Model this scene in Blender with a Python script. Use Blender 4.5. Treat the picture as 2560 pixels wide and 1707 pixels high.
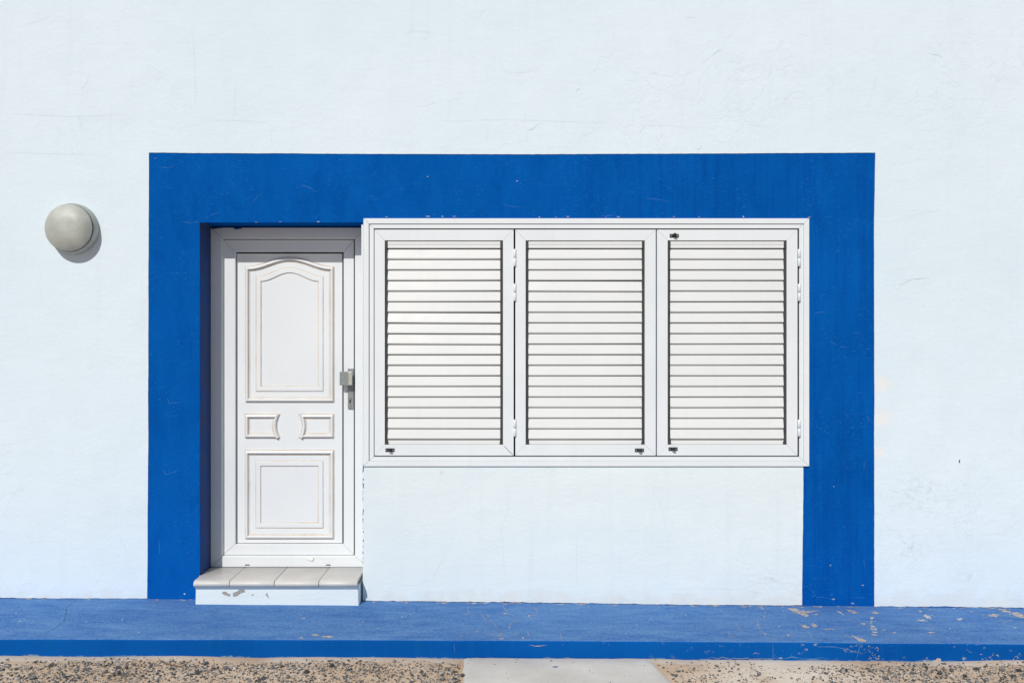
import bpy, bmesh, math, random
import numpy as np
from mathutils import Vector, noise as mn

random.seed(7)
for o in list(bpy.data.objects):
    bpy.data.objects.remove(o)
S = bpy.context.scene
COL = S.collection

# ------------------------------------------------------------------ camera, sky, sun
D = 6.07            # camera to wall
F = 2488.9          # focal length in photo pixels (35 mm on full frame, 2560 px wide)
CZ = 1.70           # eye height
cam_d = bpy.data.cameras.new('camera')
cam_d.lens = 35.0
cam_d.sensor_width = 36.0
cam_d.clip_start = 0.05
cam_d.clip_end = 1000.0
cam = bpy.data.objects.new('camera', cam_d)
COL.objects.link(cam)
cam.location = (0.0, -D, CZ)
cam.rotation_euler = (math.radians(90), 0, 0)
S.camera = cam

SUN = Vector((0.335, 1.0, -0.825)).normalized()      # the way the light travels
elev = math.asin(-SUN.z)
w = bpy.data.worlds.new('World')
S.world = w
w.use_nodes = True
nt = w.node_tree
bg = nt.nodes['Background']
sky = nt.nodes.new('ShaderNodeTexSky')
sky.sky_type = 'NISHITA'
sky.sun_disc = False
sky.sun_elevation = elev
sky.sun_rotation = math.atan2(-SUN.x, -SUN.y)
sky.air_density = 1.0
sky.dust_density = 0.6
nt.links.new(sky.outputs[0], bg.inputs[0])
bg.inputs[1].default_value = 0.062
sd = bpy.data.lights.new('sun', 'SUN')
sd.energy = 3.1
sd.angle = math.radians(0.53)
sd.color = (1.0, 0.965, 0.91)
so = bpy.data.objects.new('sun', sd)
COL.objects.link(so)
so.location = (-3, -9, 8)
so.rotation_euler = SUN.to_track_quat('-Z', 'Y').to_euler()
S.view_settings.view_transform = 'Standard'
S.view_settings.look = 'None'
S.view_settings.gamma = 1.0
S.view_settings.exposure = 0.0
S.view_settings.use_curve_mapping = False
S.render.engine = 'CYCLES'


def P(px, py, y=0.0):
    d = D + y
    return Vector(((px - 1280) / F * d, y, CZ + (853.5 - py) / F * d))


def PX(px, y=0.0):
    return (px - 1280) / F * (D + y)


def PZ(py, y=0.0):
    return CZ + (853.5 - py) / F * (D + y)


def nz(x, y=0.0, z=0.0):
    return mn.noise(Vector((x, y, z)))


def lerp_list(tab, x):
    if x <= tab[0][0]:
        a, b = tab[0], tab[1]
    elif x >= tab[-1][0]:
        a, b = tab[-2], tab[-1]
    else:
        for a, b in zip(tab, tab[1:]):
            if a[0] <= x <= b[0]:
                break
    return a[1] + (b[1] - a[1]) * (x - a[0]) / (b[0] - a[0])


# ------------------------------------------------------------------ materials
class Mat:
    def __init__(self, name, rough=0.6, color=(0.8, 0.8, 0.8), spec=0.5, metal=0.0):
        self.m = bpy.data.materials.new(name)
        self.m.use_nodes = True
        self.t = self.m.node_tree
        self.b = self.t.nodes['Principled BSDF']
        self.b.inputs['Roughness'].default_value = rough
        self.b.inputs['Base Color'].default_value = (*color, 1)
        self.b.inputs['Specular IOR Level'].default_value = spec
        self.b.inputs['Metallic'].default_value = metal
        g = self.t.nodes.new('ShaderNodeNewGeometry')
        self.pos = g.outputs['Position']
        self.nor = g.outputs['Normal']

    def n(self, kind, **kw):
        nd = self.t.nodes.new(kind)
        for k, v in kw.items():
            setattr(nd, k, v)
        return nd

    def put(self, sock, v):
        if hasattr(v, 'is_output'):
            self.t.links.new(v, sock)
        elif isinstance(v, (tuple, list)) and len(v) == 3 and sock.type == 'RGBA':
            sock.default_value = (*v, 1)
        else:
            sock.default_value = v

    def map(self, scale=(1, 1, 1), rot=(0, 0, 0), loc=(0, 0, 0)):
        nd = self.n('ShaderNodeMapping')
        self.put(nd.inputs[0], self.pos)
        nd.inputs['Scale'].default_value = scale
        nd.inputs['Rotation'].default_value = rot
        nd.inputs['Location'].default_value = loc
        return nd.outputs[0]

    def noise(self, scale, detail=4, rough=0.55, dist=0.0, vec=None):
        nd = self.n('ShaderNodeTexNoise')
        self.put(nd.inputs['Vector'], vec or self.pos)
        nd.inputs['Scale'].default_value = scale
        nd.inputs['Detail'].default_value = detail
        nd.inputs['Roughness'].default_value = rough
        nd.inputs['Distortion'].default_value = dist
        return nd.outputs[0]

    def voro(self, scale, feature='F1', vec=None, out=0):
        nd = self.n('ShaderNodeTexVoronoi')
        nd.feature = feature
        self.put(nd.inputs['Vector'], vec or self.pos)
        nd.inputs['Scale'].default_value = scale
        return nd.outputs[out]

    def ramp(self, v, a, b, lo=0.0, hi=1.0, smooth=False):
        nd = self.n('ShaderNodeMapRange')
        if smooth:
            nd.interpolation_type = 'SMOOTHSTEP'
        self.put(nd.inputs[0], v)
        nd.inputs[1].default_value = a
        nd.inputs[2].default_value = b
        nd.inputs[3].default_value = lo
        nd.inputs[4].default_value = hi
        return nd.outputs[0]

    def math(self, op, a, b=0.0, clamp=False):
        nd = self.n('ShaderNodeMath')
        nd.operation = op
        nd.use_clamp = clamp
        self.put(nd.inputs[0], a)
        self.put(nd.inputs[1], b)
        return nd.outputs[0]

    def mix(self, f, a, b):
        nd = self.n('ShaderNodeMix')
        nd.data_type = 'RGBA'
        self.put(nd.inputs[0], f)
        self.put(nd.inputs[6], a)
        self.put(nd.inputs[7], b)
        return nd.outputs[2]

    def sep(self, v):
        nd = self.n('ShaderNodeSeparateXYZ')
        self.put(nd.inputs[0], v)
        return nd.outputs

    def near(self, c, r0, r1):
        nd = self.n('ShaderNodeVectorMath')
        nd.operation = 'DISTANCE'
        self.put(nd.inputs[0], self.pos)
        nd.inputs[1].default_value = c
        return self.ramp(nd.outputs['Value'], r0, r1, 1.0, 0.0, True)

    def bump(self, h, dist, strength=1.0, nrm=None):
        nd = self.n('ShaderNodeBump')
        self.put(nd.inputs['Height'], h)
        nd.inputs['Distance'].default_value = dist
        nd.inputs['Strength'].default_value = strength
        if nrm is not None:
            self.put(nd.inputs['Normal'], nrm)
        return nd.outputs[0]

    def color(self, v):
        self.put(self.b.inputs['Base Color'], v)

    def normal(self, v):
        self.put(self.b.inputs['Normal'], v)


REV_X = PX(498.8)


def mat_plaster(infill=False):
    M = Mat('white_infill_plaster' if infill else 'white_plaster', 0.75, spec=0.15)
    big = M.noise(0.7, 3)
    mid = M.noise(5.0, 5, 0.6)
    c = M.mix(M.ramp(big, 0.35, 0.65), (0.708, 0.812, 0.884), (0.746, 0.838, 0.902))
    if infill:
        c = M.mix(M.ramp(big, 0.35, 0.65), (0.745, 0.816, 0.834), (0.772, 0.836, 0.852))
    c = M.mix(M.ramp(mid, 0.42, 0.72, 0.0, 0.35), c, (0.68, 0.772, 0.828))
    # faint rain streaks
    st = M.noise(1.0, 4, 0.6, vec=M.map((14, 1, 0.7)))
    c = M.mix(M.ramp(st, 0.56, 0.75, 0.0, 0.22), c, (0.65, 0.72, 0.77))
    # a few grey smudges low on the wall
    g = M.noise(26, 5, 0.7)
    sm = None
    for (px, py, r) in ((2002, 1458, .05), (1886, 1490, .05), (1560, 1500, .05), (2420, 1440, .12), (1370, 1160, .10),
                        (1105, 1184, .05), (2280, 1370, .16), (1930, 1455, .10), (2300, 1230, .2)):
        q = P(px, py)
        k = M.near(q, 0.0, r)
        sm = k if sm is None else M.math('MAXIMUM', sm, k)
    c = M.mix(M.math('MULTIPLY', sm, M.ramp(g, 0.48, 0.72, 0, 0.42)), c, (0.30, 0.33, 0.36))
    # three warm repaired spots by the blue edge
    wm = None
    for (px, py, r) in ((2205, 960, .075), (2205, 1045, .08), (2200, 1130, .06)):
        k = M.near(P(px, py), 0.0, r)
        wm = k if wm is None else M.math('MAXIMUM', wm, k)
    c = M.mix(M.math('MULTIPLY', wm, M.ramp(mid, 0.3, 0.6, 0.3, 0.8)), c, (0.86, 0.82, 0.80))
    # splash-back dirt with a ragged outline just above the pavement
    z = M.sep(M.pos)[2]
    low = M.ramp(M.math('ADD', z, M.ramp(M.noise(9, 5, .65), 0.2, 0.8, -0.10, 0.06)), 0.10, 0.17, 1, 0)
    c = M.mix(M.math('MULTIPLY', low, 0.25), c, (0.62, 0.55, 0.46))
    M.color(c)
    fine = M.noise(190, 4, 0.65)
    grain = M.noise(46, 6, 0.62, 0.4)
    lump = M.noise(3.2, 4, 0.5)
    tro = M.noise(1.0, 5, 0.6, 0.8, vec=M.map((5, 1, 16), (0, 0.35, 0)))
    h = M.math('ADD', M.math('MULTIPLY', fine, 0.10), M.math('MULTIPLY', grain, 0.42))
    h = M.math('ADD', h, M.math('MULTIPLY', tro, 0.45))
    h = M.math('ADD', h, M.math('MULTIPLY', lump, 1.6))
    # flaked coats: raised edges along contour lines of a warped noise, only here and there
    fl = M.noise(2.6, 9, 0.62, 0.5)
    mask = M.ramp(M.noise(0.8, 3), 0.50, 0.64, 0, 1, True)
    e1 = M.ramp(fl, 0.500, 0.506)
    e2 = M.ramp(fl, 0.585, 0.590)
    e3 = M.ramp(fl, 0.420, 0.425)
    e = M.math('ADD', M.math('ADD', e1, e2), e3)
    h = M.math('ADD', h, M.math('MULTIPLY', M.math('MULTIPLY', e, mask), 0.15))
    M.normal(M.bump(h, 0.0042, 0.9))
    return M.m


def mat_blue():
    M = Mat('blue_wall_paint', 0.7, spec=0.0)
    big = M.noise(1.3, 4)
    c = M.mix(M.ramp(big, 0.35, 0.68), (0.0015, 0.082, 0.350), (0.0022, 0.098, 0.415))
    st = M.noise(1.0, 5, 0.6, vec=M.map((30, 30, 0.8)))
    x = M.sep(M.pos)[0]
    c = M.mix(M.math('MULTIPLY', M.ramp(st, 0.48, 0.66, 0, 0.65), M.ramp(x, -0.3, 1.2)), c, (0.0018, 0.064, 0.305))
    # pale scuffs where the stucco grain has rubbed through, plus painted glints: short slanted hairs
    scr = M.noise(1.0, 3, 0.6, 1.2, vec=M.map((55, 55, 150), (0, 0.45, 0)))
    pat = M.noise(4.5, 5, 0.6)
    fleck = M.math('MULTIPLY', M.ramp(scr, 0.60, 0.70), M.ramp(pat, 0.36, 0.62, 0.15, 1.0))
    c = M.mix(M.math('MULTIPLY', fleck, 0.75), c, (0.035, 0.20, 0.52))
    # soft brush mottling
    br = M.noise(1.0, 5, 0.62, 0.8, vec=M.map((9, 9, 3.2)))
    c = M.mix(M.ramp(br, 0.50, 0.72, 0, 0.55), c, (0.0030, 0.112, 0.430))
    c = M.mix(M.ramp(br, 0.28, 0.46, 0.5, 0), c, (0.0012, 0.066, 0.300))
    # dusty side of the reveal, its shade and grazing sheen painted in as grey
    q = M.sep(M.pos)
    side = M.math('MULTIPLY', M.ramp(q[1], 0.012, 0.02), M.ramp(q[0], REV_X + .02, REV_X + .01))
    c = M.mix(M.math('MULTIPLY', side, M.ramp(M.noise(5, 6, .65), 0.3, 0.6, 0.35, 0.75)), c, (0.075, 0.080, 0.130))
    M.color(c)
    h = M.math('ADD', M.math('MULTIPLY', M.noise(120, 5, 0.65), 0.25), M.math('MULTIPLY', M.noise(34, 5, 0.6, 0.5), 0.55))
    h = M.math('ADD', h, M.math('MULTIPLY', M.noise(3, 3), 1.2))
    M.normal(M.bump(h, 0.0045, 0.9))
    return M.m


def mat_pavement():
    M = Mat('blue_pavement_paint', 0.7, spec=0.03)
    big = M.noise(1.6, 5)
    blue = M.mix(M.ramp(big, 0.35, 0.65), (0.0015, 0.078, 0.335), (0.0025, 0.094, 0.375))
    vst = M.noise(1.0, 4, 0.6, vec=M.map((26, 26, 3)))
    blue = M.mix(M.ramp(vst, 0.52, 0.72, 0, 0.5), blue, (0.004, 0.105, 0.335))
    # settled dust on what faces up, trodden and streaky
    up = M.ramp(M.sep(M.nor)[2], 0.55, 0.95, 0, 1, True)
    d1 = M.noise(1.0, 6, 0.68, 0.6, vec=M.map((4, 11, 4)))
    d2 = M.noise(70, 4, 0.7)
    amt = M.math('ADD', M.ramp(d1, 0.3, 0.7, 0.19, 0.46), M.ramp(d2, 0.35, 0.7, -0.10, 0.14))
    c = M.mix(M.math('MULTIPLY', up, amt), blue, (0.27, 0.47, 0.69))
    # rubbed flecks
    f1 = M.math('MULTIPLY', M.ramp(M.noise(1.0, 3, 0.6, vec=M.map((70, 130, 90))), 0.62, 0.68), M.ramp(M.noise(3.5, 4), 0.36, 0.58))
    c = M.mix(M.math('MULTIPLY', M.math('MULTIPLY', f1, up), 0.40), c, (0.58, 0.62, 0.66))
    # bare, sandy specks, growing towards the right end
    x = M.sep(M.pos)[0]
    f2 = M.math('MULTIPLY', M.ramp(M.noise(1.0, 5, 0.65, vec=M.map((22, 40, 40))), 0.63, 0.67), M.ramp(x, 0.2, 2.4, 0.0, 0.8))
    f2 = M.math('MULTIPLY', f2, M.ramp(M.noise(2.3, 3), 0.46, 0.58))
    c = M.mix(f2, c, (0.50, 0.44, 0.36))
    # grime and rubbed paint along the foot of the kerb
    z = M.sep(M.pos)[2]
    zz = M.math('ADD', M.math('ADD', z, M.math('MULTIPLY', x, 0.0055)), M.ramp(M.noise(7, 7, 0.7), 0.25, 0.75, 0.016, -0.012))
    foot = M.ramp(zz, 0.002, 0.008, 1, 0)
    c = M.mix(M.math('MULTIPLY', foot, 0.75), c, (0.26, 0.33, 0.34))
    M.color(c)
    h = M.math('ADD', M.math('MULTIPLY', M.noise(130, 5, 0.65), 0.3), M.math('MULTIPLY', M.noise(24, 5, 0.6), 0.7))
    M.normal(M.bump(h, 0.0035, 0.8))
    return M.m


def mat_pvc(name='white_frame_paint', a=(0.76, 0.80, 0.83), b=(0.80, 0.83, 0.855), rough=0.38):
    M = Mat(name, rough, spec=0.4)
    n = M.noise(2.2, 4)
    c = M.mix(M.ramp(n, 0.35, 0.65), a, b)
    s = M.noise(1.0, 5, 0.65, vec=M.map((22, 22, 1.6)))
    c = M.mix(M.ramp(s, 0.58, 0.80, 0, 0.20), c, (0.62, 0.60, 0.56))
    sp = M.ramp(M.noise(85, 2), 0.77, 0.80, 0, 0.35)
    c = M.mix(sp, c, (0.45, 0.42, 0.38))
    M.color(c)
    M.put(M.b.inputs['Roughness'], M.ramp(M.noise(9, 4), 0.3, 0.7, rough - 0.06, rough + 0.12))
    M.normal(M.bump(M.noise(5, 2), 0.0015, 0.35))
    return M.m


def mat_simple(name, a, b, rough=0.6, scale=20, bump=0.0, bscale=80, spec=0.4, metal=0.0):
    M = Mat(name, rough, spec=spec, metal=metal)
    M.color(M.mix(M.ramp(M.noise(scale, 5, 0.6), 0.32, 0.68), a, b))
    if bump:
        M.normal(M.bump(M.noise(bscale, 5, 0.6), bump))
    return M.m


def mat_ground():
    M = Mat('sandy_ground', 0.9, spec=0.15)
    c = M.mix(M.ramp(M.noise(2.4, 6, 0.6), 0.36, 0.64), (0.56, 0.405, 0.275), (0.67, 0.52, 0.38))
    pale = M.math('MULTIPLY', M.near((1.42, -1.08, -0.01), 0.20, 0.62), M.ramp(M.noise(5, 5, 0.65), 0.32, 0.52))
    c = M.mix(pale, c, (0.78, 0.68, 0.56))
    # spilled cement dust in a strip along the kerb
    xyz = M.sep(M.pos)
    yy = M.math('ADD', xyz[1], M.ramp(M.noise(6, 6, 0.65), 0.3, 0.7, -0.045, 0.03))
    strip = M.math('MULTIPLY', M.ramp(yy, -0.815, -0.79), M.ramp(M.noise(1.7, 3), 0.40, 0.52))
    c = M.mix(M.math('MULTIPLY', strip, 0.55), c, (0.72, 0.66, 0.58))
    c = M.mix(M.ramp(M.noise(240, 3), 0.58, 0.75, 0, 0.3), c, (0.22, 0.17, 0.13))
    # far ground: gravel too small to tell apart
    far = M.ramp(M.voro(55), 0.15, 0.45)
    fm = M.ramp(xyz[1], -2.2, -1.7, 1, 0)
    c = M.mix(M.math('MULTIPLY', M.math('MULTIPLY', far, fm), 0.6), c, (0.16, 0.15, 0.15))
    M.color(c)
    h = M.math('ADD', M.math('MULTIPLY', M.noise(160, 4, 0.7), 0.5), M.math('MULTIPLY', M.noise(30, 4), 1.0))
    M.normal(M.bump(h, 0.006, 0.9))
    return M.m


def mat_concrete():
    M = Mat('pale_concrete', 0.85, spec=0.2)
    c = M.mix(M.ramp(M.noise(3.0, 6, 0.6), 0.34, 0.66), (0.56, 0.54, 0.50), (0.71, 0.68, 0.63))
    tan = M.noise(1.0, 5, 0.6, vec=M.map((3, 14, 3)))
    c = M.mix(M.ramp(tan, 0.50, 0.72, 0, 0.5), c, (0.68, 0.60, 0.51))
    c = M.mix(M.ramp(M.noise(150, 3), 0.66, 0.72, 0, 0.4), c, (0.30, 0.28, 0.26))
    M.color(c)
    M.normal(M.bump(M.math('ADD', M.noise(60, 5), M.noise(260, 3)), 0.0012))
    return M.m


def mat_stone():
    M = Mat('gravel_stone', 0.75, spec=0.3)
    at = M.n('ShaderNodeAttribute')
    at.attribute_name = 'tint'
    c = M.mix(M.ramp(M.noise(300, 3), 0.40, 0.75, 0, 0.30), at.outputs['Color'], (0.26, 0.25, 0.24))
    M.color(c)
    M.normal(M.bump(M.noise(420, 3), 0.002))
    return M.m


def mat_chip(name, a, b):
    M = Mat(name, 0.9, spec=0.1)
    c = M.mix(M.ramp(M.noise(60, 5, .6), .32, .68), a, b)
    left = M.ramp(M.noise(1.0, 5, .7, vec=M.map((38, 60, 60))), .50, .56)
    c = M.mix(M.math('MULTIPLY', left, .85), c, (0.07, 0.19, 0.42))
    M.color(c)
    M.normal(M.bump(M.noise(150, 5), .003))
    return M.m


def mat_grime():
    M = Mat('tan_grime', 0.8, spec=0.2)
    c = M.mix(M.ramp(M.noise(9, 5, .6), .32, .68), (0.50, 0.33, 0.18), (0.68, 0.54, 0.40))
    c = M.mix(M.ramp(M.noise(5.5, 5, .7), .38, .66, 0, .6), c, (0.72, 0.74, 0.75))
    M.color(c)
    return M.m


def mat_lamp():
    M = Mat('lamp_grey', 0.5, spec=0.45, metal=0.12)
    c = M.mix(M.ramp(M.noise(9, 5, 0.6), 0.35, 0.7), (0.40, 0.415, 0.375), (0.53, 0.545, 0.50))
    z = M.noise(1.0, 5, 0.65, vec=M.map((7, 7, 26)))
    c = M.mix(M.ramp(z, 0.52, 0.74, 0, 0.45), c, (0.34, 0.33, 0.29))
    M.color(c)
    M.put(M.b.inputs['Roughness'], M.ramp(M.noise(14, 5), 0.3, 0.7, 0.46, 0.60))
    M.normal(M.bump(M.noise(14, 3), 0.0010, 0.5))
    return M.m


def mat_riser():
    M = Mat('white_step_paint', 0.65, spec=0.3)
    c = M.mix(M.ramp(M.noise(4, 5), 0.35, 0.65), (0.73, 0.80, 0.815), (0.77, 0.83, 0.835))
    b = M.noise(1.0, 4, 0.6, vec=M.map((5, 5, 120)))
    c = M.mix(M.ramp(b, 0.52, 0.72, 0, 0.25), c, (0.64, 0.70, 0.74))
    M.color(c)
    M.normal(M.bump(M.math('ADD', M.math('MULTIPLY', b, 0.4), M.noise(60, 5)), 0.0022))
    return M.m


def mat_tile():
    M = Mat('beige_tile', 0.40, spec=0.45)
    c = M.mix(M.ramp(M.noise(7, 5), 0.35, 0.65), (0.62, 0.60, 0.56), (0.70, 0.675, 0.63))
    c = M.mix(M.ramp(M.noise(420, 2), 0.62, 0.70, 0, 0.35), c, (0.34, 0.31, 0.28))
    up = M.ramp(M.sep(M.nor)[2], 0.6, 0.95)
    c = M.mix(M.math('MULTIPLY', up, M.ramp(M.noise(11, 5, .65), 0.40, 0.7, 0, 0.45)), c, (0.64, 0.55, 0.46))
    M.color(c)
    M.normal(M.bump(M.noise(260, 3), 0.0006))
    return M.m


PLASTER = mat_plaster()
INFILL = mat_plaster(True)
BLUE = mat_blue()
PAVE = mat_pavement()
PVC = mat_pvc()
DOORW = mat_pvc('white_door_paint', (0.745, 0.775, 0.80), (0.775, 0.80, 0.82), 0.42)
SLATW = mat_pvc('white_slat_paint', (0.722, 0.735, 0.732), (0.752, 0.763, 0.758), 0.42)
GROUND = mat_ground()
CONC = mat_concrete()
STONE = mat_stone()
LAMP = mat_lamp()
RISER = mat_riser()
TILE = mat_tile()
DIRT = mat_grime()
DARK = mat_simple('black_plastic', (0.012, 0.013, 0.014), (0.020, 0.021, 0.022), 0.5, 30)
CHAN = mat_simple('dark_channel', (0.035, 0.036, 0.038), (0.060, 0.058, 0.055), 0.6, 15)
METAL = mat_simple('satin_metal', (0.24, 0.26, 0.26), (0.32, 0.34, 0.335), 0.5, 60, metal=0.5)
NICKEL = mat_simple('worn_nickel', (0.55, 0.54, 0.48), (0.66, 0.65, 0.60), 0.35, 60, metal=0.6)
GROUT = mat_simple('grey_grout', (0.16, 0.14, 0.12), (0.24, 0.21, 0.18), 0.9, 60)
TANCHIP = mat_chip('bare_tan_mortar', (0.46, 0.38, 0.30), (0.60, 0.52, 0.43))
PALECHIP = mat_chip('bare_pale_mortar', (0.50, 0.49, 0.47), (0.64, 0.62, 0.58))
GREYCHIP = mat_simple('bare_grey_cement', (0.30, 0.275, 0.245), (0.40, 0.37, 0.335), 0.9, 60, 0.002, 150)
CRACK = mat_simple('plaster_crack', (0.48, 0.54, 0.58), (0.58, 0.64, 0.68), 0.9, 30)
CRACKD = mat_simple('deep_plaster_crack', (0.16, 0.17, 0.18), (0.26, 0.27, 0.28), 0.9, 30)
TANCRACK = mat_simple('sandy_crack', (0.36, 0.30, 0.25), (0.50, 0.42, 0.36), 0.9, 30)
DARKCRACK = mat_simple('dark_blue_crack', (0.012, 0.035, 0.10), (0.03, 0.06, 0.13), 0.9, 30)
SCRATCH = mat_simple('pale_blue_scratch', (0.03, 0.16, 0.43), (0.13, 0.29, 0.54), 0.8, 30)
TWIG = mat_simple('dry_twig', (0.13, 0.08, 0.05), (0.22, 0.15, 0.10), 0.85, 120)
PALETWIG = mat_simple('bleached_twig', (0.50, 0.42, 0.32), (0.62, 0.54, 0.43), 0.85, 120)
ROOFM = mat_simple('flat_roof', (0.30, 0.27, 0.24), (0.36, 0.33, 0.29), 0.9, 5)


# ------------------------------------------------------------------ object helpers
WORLD = {}


def top(name, label, cat, loc, group=None):
    o = bpy.data.objects.new(name, None)
    o.empty_display_size = 0.1
    COL.objects.link(o)
    o.location = loc
    WORLD[o.name] = Vector(loc)
    o['label'] = label
    o['category'] = cat
    if group:
        o['group'] = group
    return o


def link(name, me, loc, parent=None, label=None):
    """loc is in world space; nothing in the scene's parents is rotated"""
    o = bpy.data.objects.new(name, me)
    COL.objects.link(o)
    loc = Vector(loc)
    if parent:
        o.parent = parent
        o.location = loc - WORLD[parent.name]
    else:
        o.location = loc
    WORLD[o.name] = loc
    if label:
        o['label'] = label
    return o


def build(name, verts, faces, mats, parent=None, fmat=None, smooth=False, fix=True, label=None, origin=None):
    """verts in world space -> mesh object whose origin is at its own centre"""
    vs = [Vector(v) for v in verts]
    if origin is None:
        lo = Vector([min(v[i] for v in vs) for i in range(3)])
        hi = Vector([max(v[i] for v in vs) for i in range(3)])
        origin = (lo + hi) / 2
    me = bpy.data.meshes.new(name)
    me.from_pydata([v - origin for v in vs], [], faces)
    if not isinstance(mats, (list, tuple)):
        mats = [mats]
    for m in mats:
        me.materials.append(m)
    if fmat:
        for p, k in zip(me.polygons, fmat):
            p.material_index = k
    if fix:
        bm = bmesh.new()
        bm.from_mesh(me)
        bmesh.ops.recalc_face_normals(bm, faces=bm.faces)
        bm.to_mesh(me)
        bm.free()
    if smooth:
        for p in me.polygons:
            p.use_smooth = True
    me.update()
    return link(name, me, origin, parent, label)


def offset(poly, d):
    """inward offset of a counter-clockwise (x,z) polygon with mitred corners"""
    n = len(poly)
    out = []
    for i in range(n):
        a, b, c = poly[i - 1], poly[i], poly[(i + 1) % n]
        e1 = Vector((b[0] - a[0], b[1] - a[1])).normalized()
        e2 = Vector((c[0] - b[0], c[1] - b[1])).normalized()
        n1 = Vector((-e1.y, e1.x))
        n2 = Vector((-e2.y, e2.x))
        m = (n1 + n2) / max(0.25, 1 + n1.dot(n2))
        out.append((b[0] + m.x * d, b[1] + m.y * d))
    return out


def ccw(poly):
    a = sum(p[0] * q[1] - q[0] * p[1] for p, q in zip(poly, poly[1:] + poly[:1]))
    return poly if a > 0 else poly[::-1]


class Geo:
    def __init__(self):
        self.v, self.f, self.m = [], [], []

    def loops(self, poly, prof, cap=True, capmat=0, ring=None):
        """prof: (inward offset, y, material of the band that ends here)"""
        poly = ccw(list(poly))
        n = len(poly)
        base = len(self.v)
        for (o, y, m) in prof:
            for (x, z) in (ccw(ring(o)) if ring else offset(poly, o) if o else poly):
                self.v.append((x, y, z))
        for k in range(len(prof) - 1):
            for i in range(n):
                j = (i + 1) % n
                a, b = base + k * n, base + (k + 1) * n
                self.f.append((a + i, a + j, b + j, b + i))
                self.m.append(prof[k + 1][2])
        if cap:
            a = base + (len(prof) - 1) * n
            self.f.append(tuple(a + i for i in range(n)))
            self.m.append(capmat)

    def prism(self, poly, y0, y1, bev=0.001, mat=0):
        """front at y0 (towards the viewer), back at y1"""
        base = len(self.v)
        self.loops(poly, [(0, y1, mat), (0, y0 + bev, mat), (bev * 0.4, y0 + bev * 0.35, mat), (bev, y0, mat)], True, mat)
        n = len(poly)
        self.f.append(tuple(base + n - 1 - i for i in range(n)))
        self.m.append(mat)

    def box(self, x0, x1, y0, y1, z0, z1, mat=0):
        b = len(self.v)
        self.v += [(x0, y0, z0), (x1, y0, z0), (x1, y1, z0), (x0, y1, z0), (x0, y0, z1), (x1, y0, z1), (x1, y1, z1), (x0, y1, z1)]
        for q in ((0, 1, 5, 4), (1, 2, 6, 5), (2, 3, 7, 6), (3, 0, 4, 7), (4, 5, 6, 7), (3, 2, 1, 0)):
            self.f.append(tuple(b + i for i in q))
            self.m.append(mat)

    def frame4(self, o, i, y0, y1, gap=0.0006, bev=0.0012, mat=0):
        """four mitred bars between an outer and an inner rectangle (x0,x1,z0,z1)"""
        ox0, ox1, oz0, oz1 = o
        ix0, ix1, iz0, iz1 = i
        g = gap / 2 * 1.41
        self.prism([(ox0 + g, oz0), (ox1 - g, oz0), (ix1 - g, iz0), (ix0 + g, iz0)], y0, y1, bev, mat)
        self.prism([(ox0 + g, oz1), (ox1 - g, oz1), (ix1 - g, iz1), (ix0 + g, iz1)], y0, y1, bev, mat)
        self.prism([(ox0, oz0 + g), (ix0, iz0 + g), (ix0, iz1 - g), (ox0, oz1 - g)], y0, y1, bev, mat)
        self.prism([(ox1, oz0 + g), (ix1, iz0 + g), (ix1, iz1 - g), (ox1, oz1 - g)], y0, y1, bev, mat)

    def out(self, name, mats, parent=None, **kw):
        return build(name, self.v, self.f, mats, parent, self.m, **kw)


def rect_px(x0, x1, ytop, ybot, y):
    a, b = P(x0, ybot, y), P(x1, ytop, y)
    return (a.x, b.x, a.z, b.z)


def ribbon(name, pts, width, mats, parent, nrm, jit=0.35, sub=5, proud=0.0006):
    """thin tapering crack or scratch along world points lying on a surface with normal nrm"""
    fine = []
    for a, b in zip(pts, pts[1:]):
        L = (b - a).length
        k = max(2, int(L / 0.012))
        for i in range(k):
            t = i / k
            fine.append(a.lerp(b, t))
    fine.append(pts[-1])
    up = Vector(nrm).normalized()
    L, R = [], []
    n = len(fine)
    for i, p in enumerate(fine):
        d = (fine[min(i + 1, n - 1)] - fine[max(i - 1, 0)])
        s = d.cross(up)
        if s.length < 1e-9:
            s = Vector((1, 0, 0))
        s.normalize()
        q = p + s * nz(p.x * 60, p.y * 60, p.z * 60 + 3) * 0.004 * jit * 2 + up * proud
        ww = width * (0.55 + 0.9 * abs(nz(p.x * 35, p.z * 35, p.y * 35))) * min(1.0, 0.25 + 3.0 * min(i, n - 1 - i) / n)
        L.append(q - s * ww / 2)
        R.append(q + s * ww / 2)
    v = L + R
    f = [(i, i + 1, n + i + 1, n + i) for i in range(n - 1)]
    return build(name, v, f, mats, parent, fix=False)


def blob_px(cx, cy, wd, ht, rot=0.0, n=13, seed=0):
    rnd = random.Random(seed * 7919 + int(cx * 13 + cy * 7))
    out = []
    for i in range(n):
        a = 2 * math.pi * i / n
        r = rnd.uniform(0.55, 1.12)
        x, y = math.cos(a) * r * wd / 2, math.sin(a) * r * ht / 2
        out.append((cx + x * math.cos(rot) - y * math.sin(rot), cy + x * math.sin(rot) + y * math.cos(rot)))
    return out


def rough_px(poly, step=4.0, amp=1.1):
    """ragged version of a pixel outline"""
    out = []
    for a, b in zip(poly, poly[1:] + poly[:1]):
        L = math.hypot(b[0] - a[0], b[1] - a[1])
        k = max(1, int(L / step))
        for i in range(k):
            t = i / k
            x, y = a[0] + (b[0] - a[0]) * t, a[1] + (b[1] - a[1]) * t
            out.append((x + nz(x * .4, y * .4, 1.5) * amp * 2, y + nz(x * .4, y * .4, 7.5) * amp))
    return out


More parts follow.
